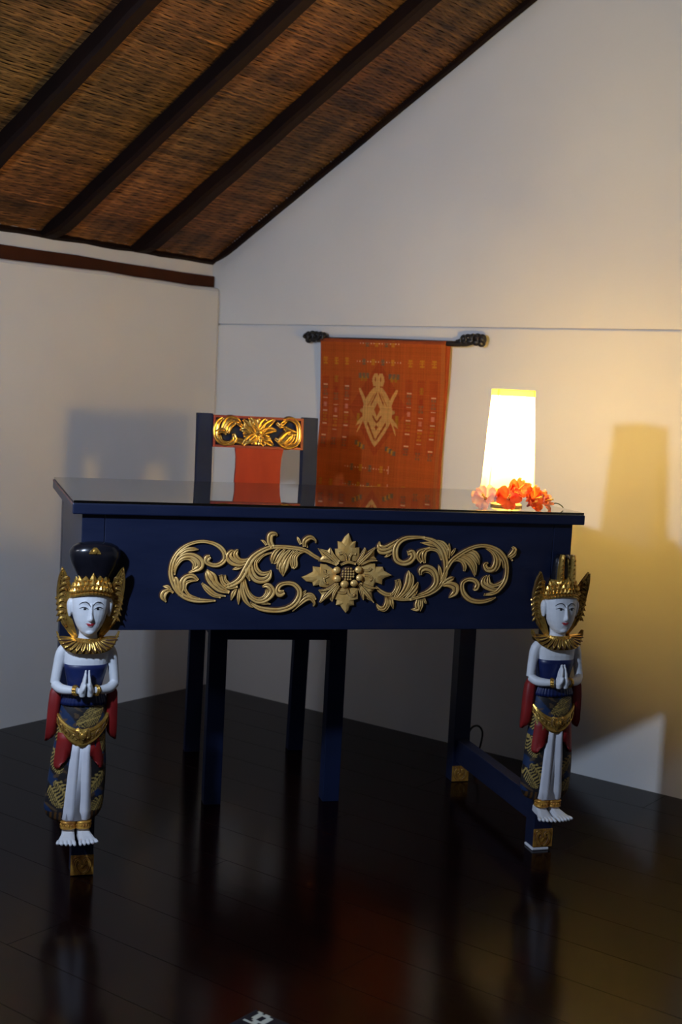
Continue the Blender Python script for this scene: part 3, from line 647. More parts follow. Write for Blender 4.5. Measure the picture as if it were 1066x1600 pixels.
        for s in (-1, 1):
            bm = bmesh.new()
            loft(bm, [[G(s*(.0150+dx)+q*hw, v, z) for q, v in ((-1, .036), (1, .036), (1, .0465), (0, .050), (-1, .0465))] for z, dx, hw in ((.6200, -.002, .0075), (.636, -.001, .0062), (.655, -.001, .0052), (.672, -.0020, .0046), (.680, -.0025, .0030))])
            for i in range(5): ball(bm, G(s*.0140, .050, .630+i*.0095), (.003, .0022, .0032), 8, 5)
            part('crown_prong', bm, gold, False)
        bm = bmesh.new(); loft(bm, [GR(ell(0, .0215, z, ru, rv, 28)) for z, ru, rv in ((.604, .030, .030), (.610, .0285, .029), (.616, .030, .0305), (.622, .0275, .029), (.627, .021, .025))]); part('crown_tier', bm, gold)
    # crown band with rows of pointed petals
    bm = bmesh.new()
    def band(z): return .0385-.10*abs(z-.592)
    loft(bm, [GR([(x, y, z-.010*((x/.04)**2)+(.0 if y > 0 else -.01)) for x, y, z in ell(0, .0225, z0, ru, rv, 40)]) for z0, ru, rv in ((.5880, .0370, .0310), (.5890, .0400, .0345), (.5925, .0405, .0350), (.5945, .0380, .0330), (.5985, .0385, .0335), (.6010, .0390, .0335), (.6030, .0365, .0315), (.6120, .0350, .0300), (.6150, .0320, .027))], cap=True)
    for row, (zr, n, r1, r2, hh) in enumerate(((.5975, 15, .0395, .0345, .0095), (.6060, 11, .0365, .0315, .0115), (.6150, 7, .0315, .0275, .0115))):
        for i in range(n):
            t = PI*(.06+.88*i/(n-1)); c, s = math.cos(t), math.sin(t); bu, bv = r1*c, .0225+r2*s; dz = -.010*((bu/.04)**2)
            wd = r1*PI*.88/(n-1)*.52; tu, tv = -s, c*.9
            k = 1.45 if (row == 2 and i == n//2) or (row == 1 and i == n//2) else 1
            pts = [(-1, 0), (-.8, .45), (0, 1.0*k), (.8, .45), (1, 0), (0, -.15)]
            outer = [G(bu+tu*p*wd+c*.0012, bv+tv*p*wd+s*.0016, zr+dz+q*hh) for p, q in pts]; inner = [G(bu+tu*p*wd-c*.002, bv+tv*p*wd-s*.002, zr+dz+q*hh) for p, q in pts]
            vo = [bm.verts.new(p) for p in outer]; vi = [bm.verts.new(p) for p in inner]; ct = bm.verts.new(G(bu+c*.0042, bv+s*.0045, zr+dz+.35*hh))
            for a in range(6):
                bm.faces.new((vo[a], vo[(a+1) % 6], ct)); bm.faces.new((vi[a], vi[(a+1) % 6], vo[(a+1) % 6], vo[a]))
    for i in range(17):
        t = PI*(.05+.9*i/16); ball(bm, G(.0410*math.cos(t), .0225+.0355*math.sin(t), .5925-.010*(math.cos(t))**2), (.0019, .0019, .0019), 6, 4)
    part('crown', bm, gold, False, label='gilded crown of pointed petals')
    # ear wings: tall pointed gilded plates sweeping up beside the crown and down behind the ears
    for s in (-1, 1):
        bm = bmesh.new()
        out = [(.0600, .6410), (.0655, .6180), (.0665, .5900), (.0640, .5600), (.0600, .5400), (.0520, .5230), (.0400, .5080), (.0300, .4960)]
        inn = [(.0545, .6350), (.0460, .6180), (.0390, .6020), (.0390, .5850), (.0380, .5600), (.0350, .5400), (.0270, .5200), (.0200, .4990)]
        if variant == 1: out = [(x-.002, z) for x, z in out]
        def vv(z): return .010+.020*max(0, (z-.58)/.06)**1.2
        A, B, Cc = [], [], []
        for (ou, z), (iu, z2) in zip(out, inn):
            A.append((bm.verts.new(G(s*ou, vv(z)-.003, z)), bm.verts.new(G(s*ou, vv(z)+.004, z)))); m = ((ou+iu)/2, (z+z2)/2)
            Cc.append((bm.verts.new(G(s*m[0], vv(z)-.004, m[1])), bm.verts.new(G(s*m[0], vv(z)+.0055, m[1]))))
            B.append((bm.verts.new(G(s*iu, vv(z2)-.003, z2)), bm.verts.new(G(s*iu, vv(z2)+.008, z2))))
        for i in range(len(A)-1):
            for R1, R2 in ((A, Cc), (Cc, B)):
                bm.faces.new((R1[i][1], R2[i][1], R2[i+1][1], R1[i+1][1])); bm.faces.new((R1[i][0], R1[i+1][0], R2[i+1][0], R2[i][0]))
            bm.faces.new((A[i][0], A[i][1], A[i+1][1], A[i+1][0])); bm.faces.new((B[i][0], B[i+1][0], B[i+1][1], B[i][1]))
        for i in (0, -1): bm.faces.new((A[i][0], Cc[i][0], B[i][0], B[i][1], Cc[i][1], A[i][1]))
        def PW(u, z, h): return G(s*u, vv(z)+.0055+h, z)
        stroke(bm, [(.0595, .6380, .001), (.0630, .6180, .0022), (.0640, .5920, .0024), (.0615, .5650, .0022), (.055, .5400, .0020), (.043, .518, .0018)], PW, .6)
        stroke(bm, [(.0570, .6330, .0006), (.0520, .6180, .0018), (.0450, .6040, .0020), (.0430, .5900, .0018)], PW, .6)
        for i in range(8):
            z = .532+i*.0115; u = .052+.0035*math.sin(i*.5)
            stroke(bm, [(u+.010, z-.004, .0008), (u+.004, z+.004, .0024), (u-.004, z+.006, .0026), (u-.007, z+.001, .0016)], PW, .8)
        for i in range(4): stroke(bm, [(.0555+.001*i, .612+i*.006, .0006), (.0580, .607+i*.006, .0016), (.0610, .610+i*.006, .0006)], PW, .7)
        for i in range(5): ball(bm, G(s*(.0655-.002*i), .012, .575-i*.011), (.0028, .003, .0034), 7, 5)
        part('ear_wing', bm, (gold, M['groove_shade']), False)
    # ---- collar: petalled gilded neckpiece with upswept points
    bm = bmesh.new()
    n = 44
    def cring(r, z, k): return [G(x, y+.017, zz) for x, y, zz in [(r[0]*math.cos(t), r[1]*math.sin(t), z+.018*abs(math.cos(t))**5*k-.006*max(0, math.sin(t))*k) for t in [2*PI*i/n for i in range(n)]]]
    loft(bm, [cring((.0225, .0195), .4930, 0), cring((.0245, .0225), .4985, 0), cring((.0275, .0250), .4975, .2), cring((.0285, .0260), .4920, .3), cring((.046, .0320), .4850, .8), cring((.0585, .0360), .4815, 1), cring((.0580, .0350), .4760, 1), cring((.0230, .0190), .4850, 0)], cap=False)
    for i in range(15):
        t = PI*(.03+.94*i/14); c, s_ = math.cos(t), math.sin(t)
        def PC(x, y, h, c=c, s_=s_):
            r = .030+y; u = (.030+y*1.0)*c*(1.0)+(-s_)*x; v = .017+(.027+y*.36)*s_+c*x*.6
            return G(u, v+h*s_*.8+.001, .4925-(y*.42)+.018*abs(c)**5*(y/.028)-.006*max(0, s_)*(y/.028)+h*.7)
        stroke(bm, [(0, .001, .0020), (0, .010, .0042), (0, .020, .0048), (0, .0275, .0030), (0, .0315, .0006)], PC, .8, jit=.0004*(i % 2), maxh=.005)
    for s in (-1, 1):
        loft(bm, [[G(s*u+q*.0016, .017+w_*hw, z+.0) for q, w_ in ((-1, -1), (1, -1), (1, 1), (-1, 1))] for u, z, hw in ((.0380, .4860, .018), (.0500, .4900, .016), (.0575, .4990, .010), (.0610, .5090, .003))])
    for i in range(13):
        t = PI*(.1+.8*i/12); ball(bm, G(.0268*math.cos(t), .017+.0245*math.sin(t), .4965), (.0017, .0017, .0017), 6, 4)
    part('collar', bm, (gold, M['groove_shade']), False, label='gilded petal collar')
    # ---- bodice and pleated waistband
    bm = bmesh.new()
    loft(bm, [GR(ell(0, .018, z, ru, rv, 36, 2.3)) for z, ru, rv in ((.3930, .0345, .0205), (.4000, .0340, .0205), (.4150, .0372, .0225), (.4350, .0420, .0255), (.4440, .0430, .0258), (.4450, .0415, .0245))])
    part('bodice', bm, M['bodice'])
    bm = bmesh.new(); pl = lambda t: 1+.022*math.cos(34*t)
    loft(bm, [GR(ell(0, .018, z, ru, rv, 140, 2.3, pl)) for z, ru, rv in ((.3640, .0455, .0270), (.3700, .0450, .0268), (.3850, .0400, .0238), (.3945, .0372, .0225), (.3960, .0350, .0210))])
    part('waistband', bm, M['bodice'])
    # ---- batik sarong: lofted skirt, painted feather pattern on a fine grid
    bm = bmesh.new(); prof = [(.3670, .0440, .0255, 0), (.350, .0465, .0290, 0), (.330, .0480, .0310, 0), (.305, .0490, .0310, 0), (.280, .0510, .0300, 0), (.250, .0545, .0290, 0), (.220, .0565, .0285, 0), (.190, .0580, .0280, -.001), (.160, .0585, .0275, -.002), (.145, .0560, .0270, -.002), (.132, .0480, .0250, -.002), (.124, .0330, .0220, 0)]
    Q = smoothpts(prof, 13); nn = 170; rings = [GR(ell(q[3]-(.004 if variant == 0 else 0)*max(0, (.36-q[0])/.2), .014, q[0], q[1], q[2], nn, 2.3)) for q in Q]
    loft(bm, rings); fixn(bm)
    me = bpy.data.meshes.new('sarong'); bm.to_mesh(me); bm.free(); me.polygons.foreach_set('use_smooth', [True]*len(me.polygons))
    ca = me.color_attributes.new('col', 'FLOAT_COLOR', 'POINT')
    dk, bl, gd, rd = np.array((.016, .014, .016)), np.array((.012, .030, .085)), np.array((.40, .28, .08)), np.array((.22, .016, .012))
    feathers = [(.030, .205, .9, .055), (-.030, .190, .9, .055), (-.044, .178, 1.05, .050), (.036, .155, 1.1, .05), (.020, .350, .35, .04), (-.046, .250, 1.3, .05), (.042, .285, 1.2, .04), (-.040, .300, 1.3, .04), (.010, .335, .3, .05)]
    for i, v in enumerate(me.vertices):
        u = v.co.x-ac-lean(v.co.z); z = v.co.z; c = dk.copy()
        if math.sin((z*1.0+u*1.1)*85+1) > .45: c = bl.copy()
        if math.sin(u*210+math.sin(z*160)*2)*math.sin(z*190+u*60) > .55: c = c*.3+np.array((.075, .045, .02))
        for fu, fz, an, ln in feathers:
            sgn = 1 if fu > 0 else -1
            du, dz_ = u-fu, z-fz; al = du*math.cos(an)*sgn+dz_*math.sin(an); ac_ = -du*math.sin(an)*sgn+dz_*math.cos(an)
            wd = .013*math.sqrt(max(0, 1-(al/(ln*.5))**2)) if abs(al) < ln*.5 else 0
            if abs(ac_) < wd:
                if abs(ac_) < .0011 or math.sin((al+abs(ac_)*1.0)*1350) > .15: c = gd.copy()
                else: c = dk*.8
        if z < .148: c = np.array((.10, .045, .012)) if math.sin(u*700) > 0 else dk
        ca.data[i].color = (*c, 1)
    link('sarong', me, body, (BATIK,))['label'] = 'dark blue and brown batik sarong with gold feather pattern'
    # ---- red sash: long hanging ends outside the arms and swags under the belt
    for s in (-1, 1):
        bm = bmesh.new(); rings = []
        for z, u0, u1, v0, v1 in ((.3980, .0490, .0610, .006, .022), (.3850, .0450, .0660, .004, .026), (.3600, .0460, .0680, .003, .027), (.3300, .0480, .0690, .003, .026), (.3050, .0500, .0700, .003, .024), (.2950, .0560, .0700, .003, .020), (.2870, .0660, .0705, .004, .014)):
            if variant == 1: u0 -= .001; u1 -= .001
            rings.append([G(s*u, v, z) for u, v in ((u0, v0), (u1, v0), (u1+.0006, (v0+v1)/2), (u1-.001, v1), ((u0+u1)/2+.002, v1-.0022), ((u0+u1)/2-.001, v1+.0005), (u0, v1-.003))])
        loft(bm, rings); part('sash_end', bm, M['sash'], True)
        bm = bmesh.new(); rings = []
        for z, u0, u1 in ((.3080, .0160, .0440), (.2950, .0170, .0450), (.2780, .0185, .0465), (.2620, .0200, .0480), (.2500, .0225, .0490), (.2420, .0270, .0490), (.2370, .0350, .0470)):
            zz = z; rings.append([G(s*u-(.003 if variant == 0 else 0), v, zz+(.012 if (z < .262 and u <= u0) else 0)) for u, v, q in ((u0, .036, 1), (u1, .022, 1), (u1, .0300, 1), ((u0+u1)/2+.004, .0395, 0), ((u0+u1)/2-.002, .0400, 0), (u0, .0465, 1))])
        loft(bm, rings); part('sash_swag', bm, M['sash'], True)
    # ---- gilded belt dropping to a point in front
    bm = bmesh.new(); n = 48
    def bring(dz, r): return [G((.0490+r)*math.cos(t), .0145+(.0330+r)*math.copysign(abs(math.sin(t))**.85, math.sin(t)), .3440-.034*max(0, math.sin(t))**1.6+dz*(1+.75*max(0, math.sin(t))**3)) for t in [2*PI*i/n for i in range(n)]]
    loft(bm, [bring(.004, -.002), bring(.0045, .0025), bring(.0015, .0038), bring(0, .0015), bring(-.002, .0022), bring(-.0110, .0028), bring(-.0135, .0034), bring(-.0160, .0015), bring(-.016, -.003)], cap=False)
    for i in range(9):
        t = PI*(.10+.80*i/8); s_ = math.sin(t)
        def PB(x, y, h, t=t, s_=s_): 
            tt = t-x/.045; return G((.0515+h*.6)*math.cos(tt), .0145+(.0355+h)*math.sin(tt)**.85, .3375-.034*math.sin(tt)**1.6-.004*s_+y)
        stroke(bm, [(-.004, -.004, .0012), (-.003, .003, .0020), (.002, .004, .0020), (.004, -.001, .0018), (.001, -.004, .0012)], PB, .6)
    # front buckle
    dome_poly(bm, [(-.017, .318), (-.010, .3215), (0, .319), (.010, .3215), (.017, .318), (.015, .304), (.008, .295), (0, .2865), (-.008, .295), (-.015, .304)], lambda x, y, h: G(x, .0500+h-14*x*x, y), .002, .006)
    ball(bm, G(0, .0575, .306), (.006, .003, .007)); 
    for s in (-1, 1): stroke(bm, [(s*.004, .315, .001), (s*.011, .314, .0022), (s*.012, .305, .002), (s*.007, .300, .0015)], lambda x, y, h: G(x, .0540+h-14*x*x, y), .7)
    part('belt', bm, (gold, M['groove_shade']), False, label='gilded belt with a pointed buckle')
    # ---- white front pleat in two rounded folds
    bm = bmesh.new()
    drift = -.0015 if variant == 0 else 0
    for s in (-1, 1):
        rings = []
        for z, w0, w1, v in ((.3000, -.0010, .0205, .047), (.2700, -.0010, .0220, .047), (.2300, -.0012, .0245, .047), (.1850, -.0014, .0268, .046), (.1500, -.0015, .0284, .046), (.1330, -.0010, .0288, .045), (.1300, .0010, .0270, .043)):
            c = (w0+w1)/2; hw = (w1-w0)/2
            rings.append([G(s*c+hw*cc+drift*(.3-z)/.17, v-.012+.0135*max(-.6, ss)*(1+.10*math.cos(5*tt)), z) for tt in [2*PI*i/20 for i in range(20)] for cc, ss in ((math.cos(tt), math.sin(tt)),)])
        loft(bm, rings)
    loft(bm, [[G(u+drift*(.3-z)/.17, v, z) for u, v in ((-w_, .036), (w_, .036), (w_*.92, .0450), (-w_*.92, .0450))] for z, w_ in ((.302, .0150), (.230, .0190), (.1302, .0230))])
    part('front_pleat', bm, M['cloth_white'])
    # ---- anklets and bracelets
    bm = bmesh.new()
    for s in (-1, 1):
        loft(bm, [GR(ell(s*.0148-.001, .0310, z, ru, rv, 24, 2.6)) for z, ru, rv in ((.1130, .0150, .0150), (.1145, .0160, .0165), (.1165, .0148, .0150), (.1240, .0150, .0152), (.1265, .0165, .0168), (.1290, .0150, .015))])
        for i in range(9):
            t = PI*(.05+.9*i/8); ball(bm, G(s*.0148-.001+.0150*math.cos(t), .0310+.0152*math.sin(t), .1203), (.0020, .002, .0030), 6, 4)
    part('anklet', bm, M['gold3'])
    for s in (-1, 1):
        bm = bmesh.new()
        for k in range(3):
            c = Vector(G(s*(.0225-.0022*k), .0510+.0013*k, .3975)); rr = (.0094, .0102, .0092)[k]
            d = (Vector(G(s*.0165, .055, .3985))-Vector(G(s*.0300, .047, .3970))).normalized(); x = d.cross(Vector((0, 0, 1))).normalized(); y = x.cross(d)
            ring = [c+x*rr*math.cos(2*PI*i/18)+y*rr*math.sin(2*PI*i/18) for i in range(19)]
            tube(bm, [tuple(p) for p in ring], .0017, 6, k=1)
        part('bracelet', bm, gold)
    return body
M['eyew'] = mat('eye_white', (.70, .74, .76), .3)
figure(.0345, 0)
figure(1.0635, 1)
# ------------------------------------------------------------ the chair tucked in behind the desk
chair = tag(empty('dining_chair', (.8691, -.9223, 0), .8881), 'navy blue chair with red splat and gold carved top rail tucked under the desk', 'chair')
def build_chair():
    m = M['navy_dark']; L = .042; Wc, Dc = .333, .44
    for a in (0, Wc-L):
        boxobj('leg', (a-.008 if a == 0 else a-.004, (a-.008 if a == 0 else a-.004)+L, 0, L, 0, .4345), m, chair, bevel=.0015)
        # rear leg running up into the back post, kicked back a little below the seat
        bm = bmesh.new(); x0 = a
        loft(bm, [[(x0, b, z), (x0+L, b, z), (x0+L, b+.036, z), (x0, b+.036, z)] for b, z in ((.452, 0), (.442, .15), (.428, .36), (.424, .45), (.430, .60), (.446, .80), (.458, .933))])
        fixn(bm); from_bm('back_post', bm, m, chair, bevel=.0015)
    boxobj('seat_rail', (.030, Wc-.042, .006, .030, .404, .4343), m, chair, bevel=.001)
    boxobj('seat_rail', (.035, Wc-.036, .430, .452, .396, .4343), m, chair, bevel=.001)
    for a in (.002, Wc-.030): boxobj('seat_rail', (a, a+.024, L+.0005, .4240, .400, .4343), m, chair, bevel=.001)
    bm = bmesh.new(); loft(bm, [[(x, y, z) for x, y in ((-.010, -.010), (Wc+.006, -.010), (Wc+.006, .422), (-.010, .422))] for z in (.4350, .4560)]); fixn(bm)
    s = from_bm('seat', bm, M['red'], chair, bevel=.006, seg=3); s['label'] = 'red lacquered seat board'
    # top rail: red frame round a dark ground, gold carving in front
    def yb(z): return .446+(z-.80)*.09-.001
    z0, z1 = .844, .930
    bm = bmesh.new()
    x0, x1 = L+.0003, Wc-L-.0003
    def slab(xa, xb, za, zb, f0, f1, mi):
        v = [bm.verts.new(p) for p in ((xa, yb(za)+f0, za), (xb, yb(za)+f0, za), (xb, yb(za)+f1, za), (xa, yb(za)+f1, za), (xa, yb(zb)+f0, zb), (xb, yb(zb)+f0, zb), (xb, yb(zb)+f1, zb), (xa, yb(zb)+f1, zb))]
        for q in ((0,3,2,1),(4,5,6,7),(0,1,5,4),(1,2,6,5),(2,3,7,6),(3,0,4,7)): bm.faces.new([v[i] for i in q]).material_index = mi
    slab(x0, x1, z0, z0+.0065, -.004, .020, 0); slab(x0, x1, z1-.0065, z1, -.004, .020, 0)
    slab(x0, x0+.0065, z0+.0065, z1-.0065, -.004, .020, 0); slab(x1-.0065, x1, z0+.0065, z1-.0065, -.004, .020, 0)
    slab(x0+.0065, x1-.0065, z0+.0065, z1-.0065, .006, .018, 1)
    fixn(bm); rail = from_bm('top_rail', bm, (M['redtrim'], M['navy_dark']), chair); rail['label'] = 'red framed top rail'
    bm = bmesh.new()
    for i, s_ in enumerate(BACK_STROKES):
        stroke(bm, [(p[0]*1e-4, p[1]*1e-4, p[2]*1.8e-4) for p in s_], lambda x, y, h: (x, yb(y)+.0035-h*1.25, y), 1.0, jit=.0005*(i % 5), maxh=.008)
    ball(bm, (.1690, yb(.89)-.003, .8875), (.012, .006, .011), 12, 8)
    c = from_bm('rail_carving', bm, (M['gold2'], M['groove_shade']), rail); c['label'] = 'gilded flower and scroll carving'
    # waisted red splat
    bm = bmesh.new(); rings = []
    for z, a, b in ((.4570, .088, .238), (.52, .090, .238), (.60, .094, .236), (.68, .100, .234), (.735, .1035, .231), (.79, .1065, .2305), (.82, .1065, .2325), (.8437, .1035, .2375)):
        yy = .432+max(0, z-.5)*.04
        rings.append([(a, yy, z), (b, yy, z), (b, yy+.014, z), (a, yy+.014, z)])
    loft(bm, rings); fixn(bm); sp = from_bm('splat', bm, M['red'], chair, bevel=.0015); sp['label'] = 'red lacquered splat'
build_chair()

# ------------------------------------------------------------ woven wall hanging on its rod
rod = tag(empty('hanging_rod', (.70, -.022, 1.172)), 'black rod with carved cloud shaped ends holding the orange cloth on the wall', 'rod')
def build_rod():
    bm = bmesh.new(); tube(bm, [(-.27, 0, -.006), (0, 0, -.007), (.24, 0, -.010), (.285, 0, -.004)], .0085, 12, k=3); fixn(bm); from_bm('rod', bm, M['black'], rod, smooth=True)
    for s, x0 in ((-1, -.278), (1, .290)):
        bm = bmesh.new(); r = random.Random(5+s)
        lobes = [(-.030, .003, .013, .015), (-.014, .008, .013, .012), (.002, .009, .012, .010), (.018, .006, .013, .012), (.032, .004, .010, .012), (-.028, -.009, .012, .010), (-.010, -.006, .013, .010), (.010, -.003, .015, .010), (.026, -.005, .012, .010)]
        for x, z, rx, rz in lobes:
            x = x if s < 0 else -x
            ball(bm, (x0+x, -.001, z+.001), (rx, .010, rz), 14, 8)
        def P(x, y, h): return (x0+(x if s < 0 else -x), -.010-h, y)
        for q in ((-.033, .002), (-.014, .006), (.008, .006), (.024, .003)):
            stroke(bm, [(q[0]+.010, q[1]-.012, .002), (q[0]+.010, q[1]+.004, .003), (q[0], q[1]+.008, .003), (q[0]-.008, q[1], .003), (q[0]-.001, q[1]-.004, .0035)], P, .9)
        tube(bm, [(x0+(.030 if s < 0 else -.030), 0, .0), (x0+(.055 if s < 0 else -.055), 0, -.006)], [.008, .008], 10, k=1)
        fixn(bm); from_bm('finial', bm, M['black'], rod, smooth=True)
build_rod()
def build_cloth():
    Wm, Tm, cell = 454, 680, 2.0          # millimetres
    nx, nt = int(Wm/cell), int(Tm/cell)
    red = np.array((.36, .072, .014)); deep = np.array((.28, .036, .012)); ora = np.array((.42, .095, .014)); tan = np.array((.52, .26, .075)); ol = np.array((.33, .14, .012)); gr = np.array((.13, .095, .055)); pink = np.array((.55, .20, .13)); pale = np.array((.58, .34, .20)); yel = np.array((.45, .19, .015))
    C = np.zeros((nt, nx, 3)); rng = np.random.default_rng(11)
    X, T = np.meshgrid((np.arange(nx)+.5)*cell, (np.arange(nt)+.5)*cell)
    C[:] = red
    def rect(x0, x1, t0, t1, c, a=1.0):
        m = (X >= x0) & (X < x1) & (T >= t0) & (T < t1); C[m] = C[m]*(1-a)+np.array(c)*a
    def poly(P, c, a=1.0):
        ins = np.zeros(X.shape, bool); n = len(P)
        for i in range(n):
            (x0, y0), (x1, y1) = P[i], P[(i+1) % n]
            if y0 == y1: continue
            k = ((T > y0) != (T > y1)) & (X < (x1-x0)*(T-y0)/(y1-y0)+x0); ins ^= k
        C[ins] = C[ins]*(1-a)+np.array(c)*a
    for xa, xb in ((8, 34), (48, 74), (90, 118), (320, 346), (362, 388), (404, 430)): rect(xa, xb, 110, 330, deep, .45)
    poly([(222, 60), (330, 200), (222, 345), (114, 200)], deep, .55)
    def star(x, t, c, r=9):
        for dx, dt in ((0, 0), (-1, -1), (1, -1), (-1, 1), (1, 1), (0, -1), (0, 1)): rect(x+dx*r*.55-2.4, x+dx*r*.55+2.4, t+dt*r*.8-3, t+dt*r*.8+3, c, .75)
        rect(x-r, x+r, t-2, t+2, c, .7); rect(x-2, x+2, t-r*1.2, t+r*1.2, c, .6)
    for x in (20, 61, 101, 335, 376, 418): star(x, 63, yel)
    def dots(t, x0, x1):
        k = 0; x = x0
        while x < x1: rect(x, x+4.5, t-2, t+2, pale if k % 3 else pink, .95); x += 10; k += 1
        for i, xx in enumerate((x0+28, x0+62, x0+98, x1-28)): star(xx, t, gr if i % 2 == 0 else yel, 8)
    for t, x0, x1 in ((8, 150, 300), (63, 138, 300), (382, 112, 280), (436, 108, 276)): dots(t, x0, x1)
    for t in (382, 436): rect(277, 281, t-12, t+12, pink)
    def block(x, t0, t1, c):
        n = 3
        for k in range(n):
            w = 8 if k != 1 else 5; tt = t0+(t1-t0)*k/n; rect(x-w, x+w, tt+1, tt+(t1-t0)/n-2, c, .62)
        rect(x-2, x+2, t0, t1, red, .6)
    def bar(x, t): rect(x-8, x+8, t-1.8, t+1.8, pale, .85)
    for x, sh in ((20, 0), (102, 2), (335, 14), (418, 24)):
        bar(x, 136+sh); block(x, 140+sh, 172+sh, gr); bar(x, 177+sh); star(x, 197+sh, pink*.8+deep*.2, 6); bar(x, 216+sh); block(x, 221+sh, 250+sh, ol); bar(x, 256+sh)
        bar(x, 292+sh); block(x, 298+sh, 322+sh, gr*.8)
    for x, sh in ((61, 0), (376, 24)):
        star(x, 118+sh, ol, 8); star(x, 150+sh, deep, 6); block(x, 160+sh, 184+sh, gr); bar(x, 197+sh); star(x, 214+sh, pink*.7+deep*.3, 5); bar(x, 232+sh); block(x, 237+sh, 266+sh, yel); bar(x, 273+sh); block(x, 298+sh, 322+sh, gr*.8)
    for x, c in ((20, ol), (61, ol), (102, deep), (335, yel), (376, yel)): star(x, 436, c, 8)
    for sx in (-1, 1):
        for k in range(5):
            star(222+sx*(42+k*7), 104+(k % 2)*9, (gr, ol)[k % 2], 6); star(222+sx*(44+k*7), 320+k*3*sx, (gr, yel)[k % 2], 5)
        for k in range(3): star(222+sx*72, 225+k*10, ol, 6)
    c0 = 221
    def sym(P, c, a=1.0): poly([(c0+x, t) for x, t in P], c, a); poly([(c0-x, t) for x, t in P], c, a)
    # woven lizard-like lozenge motif
    sym([(0, 104), (4, 96), (13, 95), (20, 104), (24, 118), (19, 130), (17, 140), (0, 140)], tan)
    sym([(0, 136), (17, 138), (30, 152), (42, 168), (50, 184), (57, 204), (55, 222), (52, 240), (36, 268), (18, 296), (0, 317), (0, 136)], tan)
    sym([(44, 178), (50, 166), (66, 142), (74, 142), (71, 152), (60, 172), (52, 190)], tan)
    sym([(50, 226), (58, 228), (72, 242), (80, 258), (72, 252), (54, 244)], tan); sym([(55, 206), (63, 202), (66, 212), (56, 216)], tan*.8)
    sym([(50, 236), (58, 240), (70, 264), (74, 280), (66, 268)], tan)
    sym([(8, 108), (12, 108), (12, 119), (8, 119)], red*.8)
    sym([(3, 148), (24, 186), (24, 194), (3, 157)], red*.75); sym([(12, 152), (36, 190), (36, 197), (12, 160)], ora*.8, .6); sym([(0, 183), (11, 203), (0, 225)], red)
    sym([(0, 238), (16, 220), (18, 226), (0, 247)], red*.75); sym([(0, 249), (7, 257), (0, 266)], red*.75)
    sym([(0, 294), (33, 240), (36, 248), (3, 299)], red*.75); sym([(8, 134), (18, 134), (18, 137), (8, 137)], red*.8)
    # random warp and weft tone, hem tint, then slightly brighter towards the right
    C *= (1+.07*rng.normal(size=(1, nx, 1))+.05*rng.normal(size=(nt, 1, 1))+.05*rng.normal(size=C.shape)).clip(.7, 1.3)
    C[:, -int(14/cell):] = C[:, -int(14/cell):]*.75+np.array((.50, .20, .05))*.25
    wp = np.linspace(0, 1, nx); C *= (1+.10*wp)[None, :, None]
    V = []; top = 1.1665
    for j in range(nt+1):
        t = j*cell*1e-3; 
        for i in range(nx+1):
            s = i/nx; x0 = .4500-.010*min(1, t/.30)+.003*math.sin(t*9); x1 = .9043-.008*min(1, t/.33)+.002*math.sin(t*13)-.006*max(0, t-.32)*10*.4
            x = x0+(x1-x0)*s; z = top-.0033*s-t
            y = -.0335+.020*min(1, t/.25)+.0030*math.sin(s*7+t*3)*min(1, t*6)-.008*math.exp(-((s-1)/.03)**2)*min(1, t*3)*(.4+.6*math.sin(t*6)**2)
            if t < .010: z = top-.0033*s-t*.5; 
            V.append((x, y, z))
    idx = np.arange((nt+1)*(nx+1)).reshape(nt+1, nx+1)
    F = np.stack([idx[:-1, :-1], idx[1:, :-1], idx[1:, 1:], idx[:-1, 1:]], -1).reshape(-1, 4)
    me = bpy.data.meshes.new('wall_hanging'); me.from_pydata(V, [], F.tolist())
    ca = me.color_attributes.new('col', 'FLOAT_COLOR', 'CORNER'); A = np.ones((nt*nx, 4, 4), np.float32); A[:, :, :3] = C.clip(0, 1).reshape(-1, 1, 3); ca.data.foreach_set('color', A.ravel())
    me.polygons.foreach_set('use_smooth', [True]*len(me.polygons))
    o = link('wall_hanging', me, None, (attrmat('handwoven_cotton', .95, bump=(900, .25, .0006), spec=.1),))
    md = o.modifiers.new('s', 'SOLIDIFY'); md.thickness = .0014; md.offset = 0
    # top fold over the rod and the turned side hem
    bm = bmesh.new(); rings = []
    for k in range(9):
        a = PI*(.0+1.0*k/8); rings.append([(x, -.0225-.0118*math.cos(a), 1.1645-.0033*s_+.0118*math.sin(a)-.004) for x, s_ in [(.4500+.4543*i/20, i/20) for i in range(21)]])
    rv = [[bm.verts.new(p) for p in r] for r in rings]
    for a, b in zip(rv, rv[1:]):
        for i in range(20): bm.faces.new((a[i], a[i+1], b[i+1], b[i]))
    cotton = mat('orange_cotton', (.36, .065, .012), .95, noise=(60, (.30, .045, .010), .8, 4), bump=(300, .3, .001))
    f = from_bm('rod_fold', bm, cotton, o, smooth=True, solid=.0014)
    bm = bmesh.new(); rows = []
    for j in range(60):
        t = .0+.66*j/59; z = 1.163-t; x = .9043-.008*min(1, t/.33)-.006*max(0, t-.32)*4
        rows.append([bm.verts.new(p) for p in ((x-.004, -.030+.014*min(1, t/.2), z), (x+.006+.002*math.sin(t*17), -.018+.006*min(1, t/.2), z), (x+.003, -.009, z), (x-.012, -.008, z))])
    for a, b in zip(rows, rows[1:]):
        for i in range(3): bm.faces.new((a[i], a[i+1], b[i+1], b[i]))
    from_bm('side_hem', bm, cotton, o, smooth=True, solid=.001)
    tag(o, 'orange red handwoven cloth with a tan lozenge figure hanging on the white wall', 'wall hanging')
build_cloth()

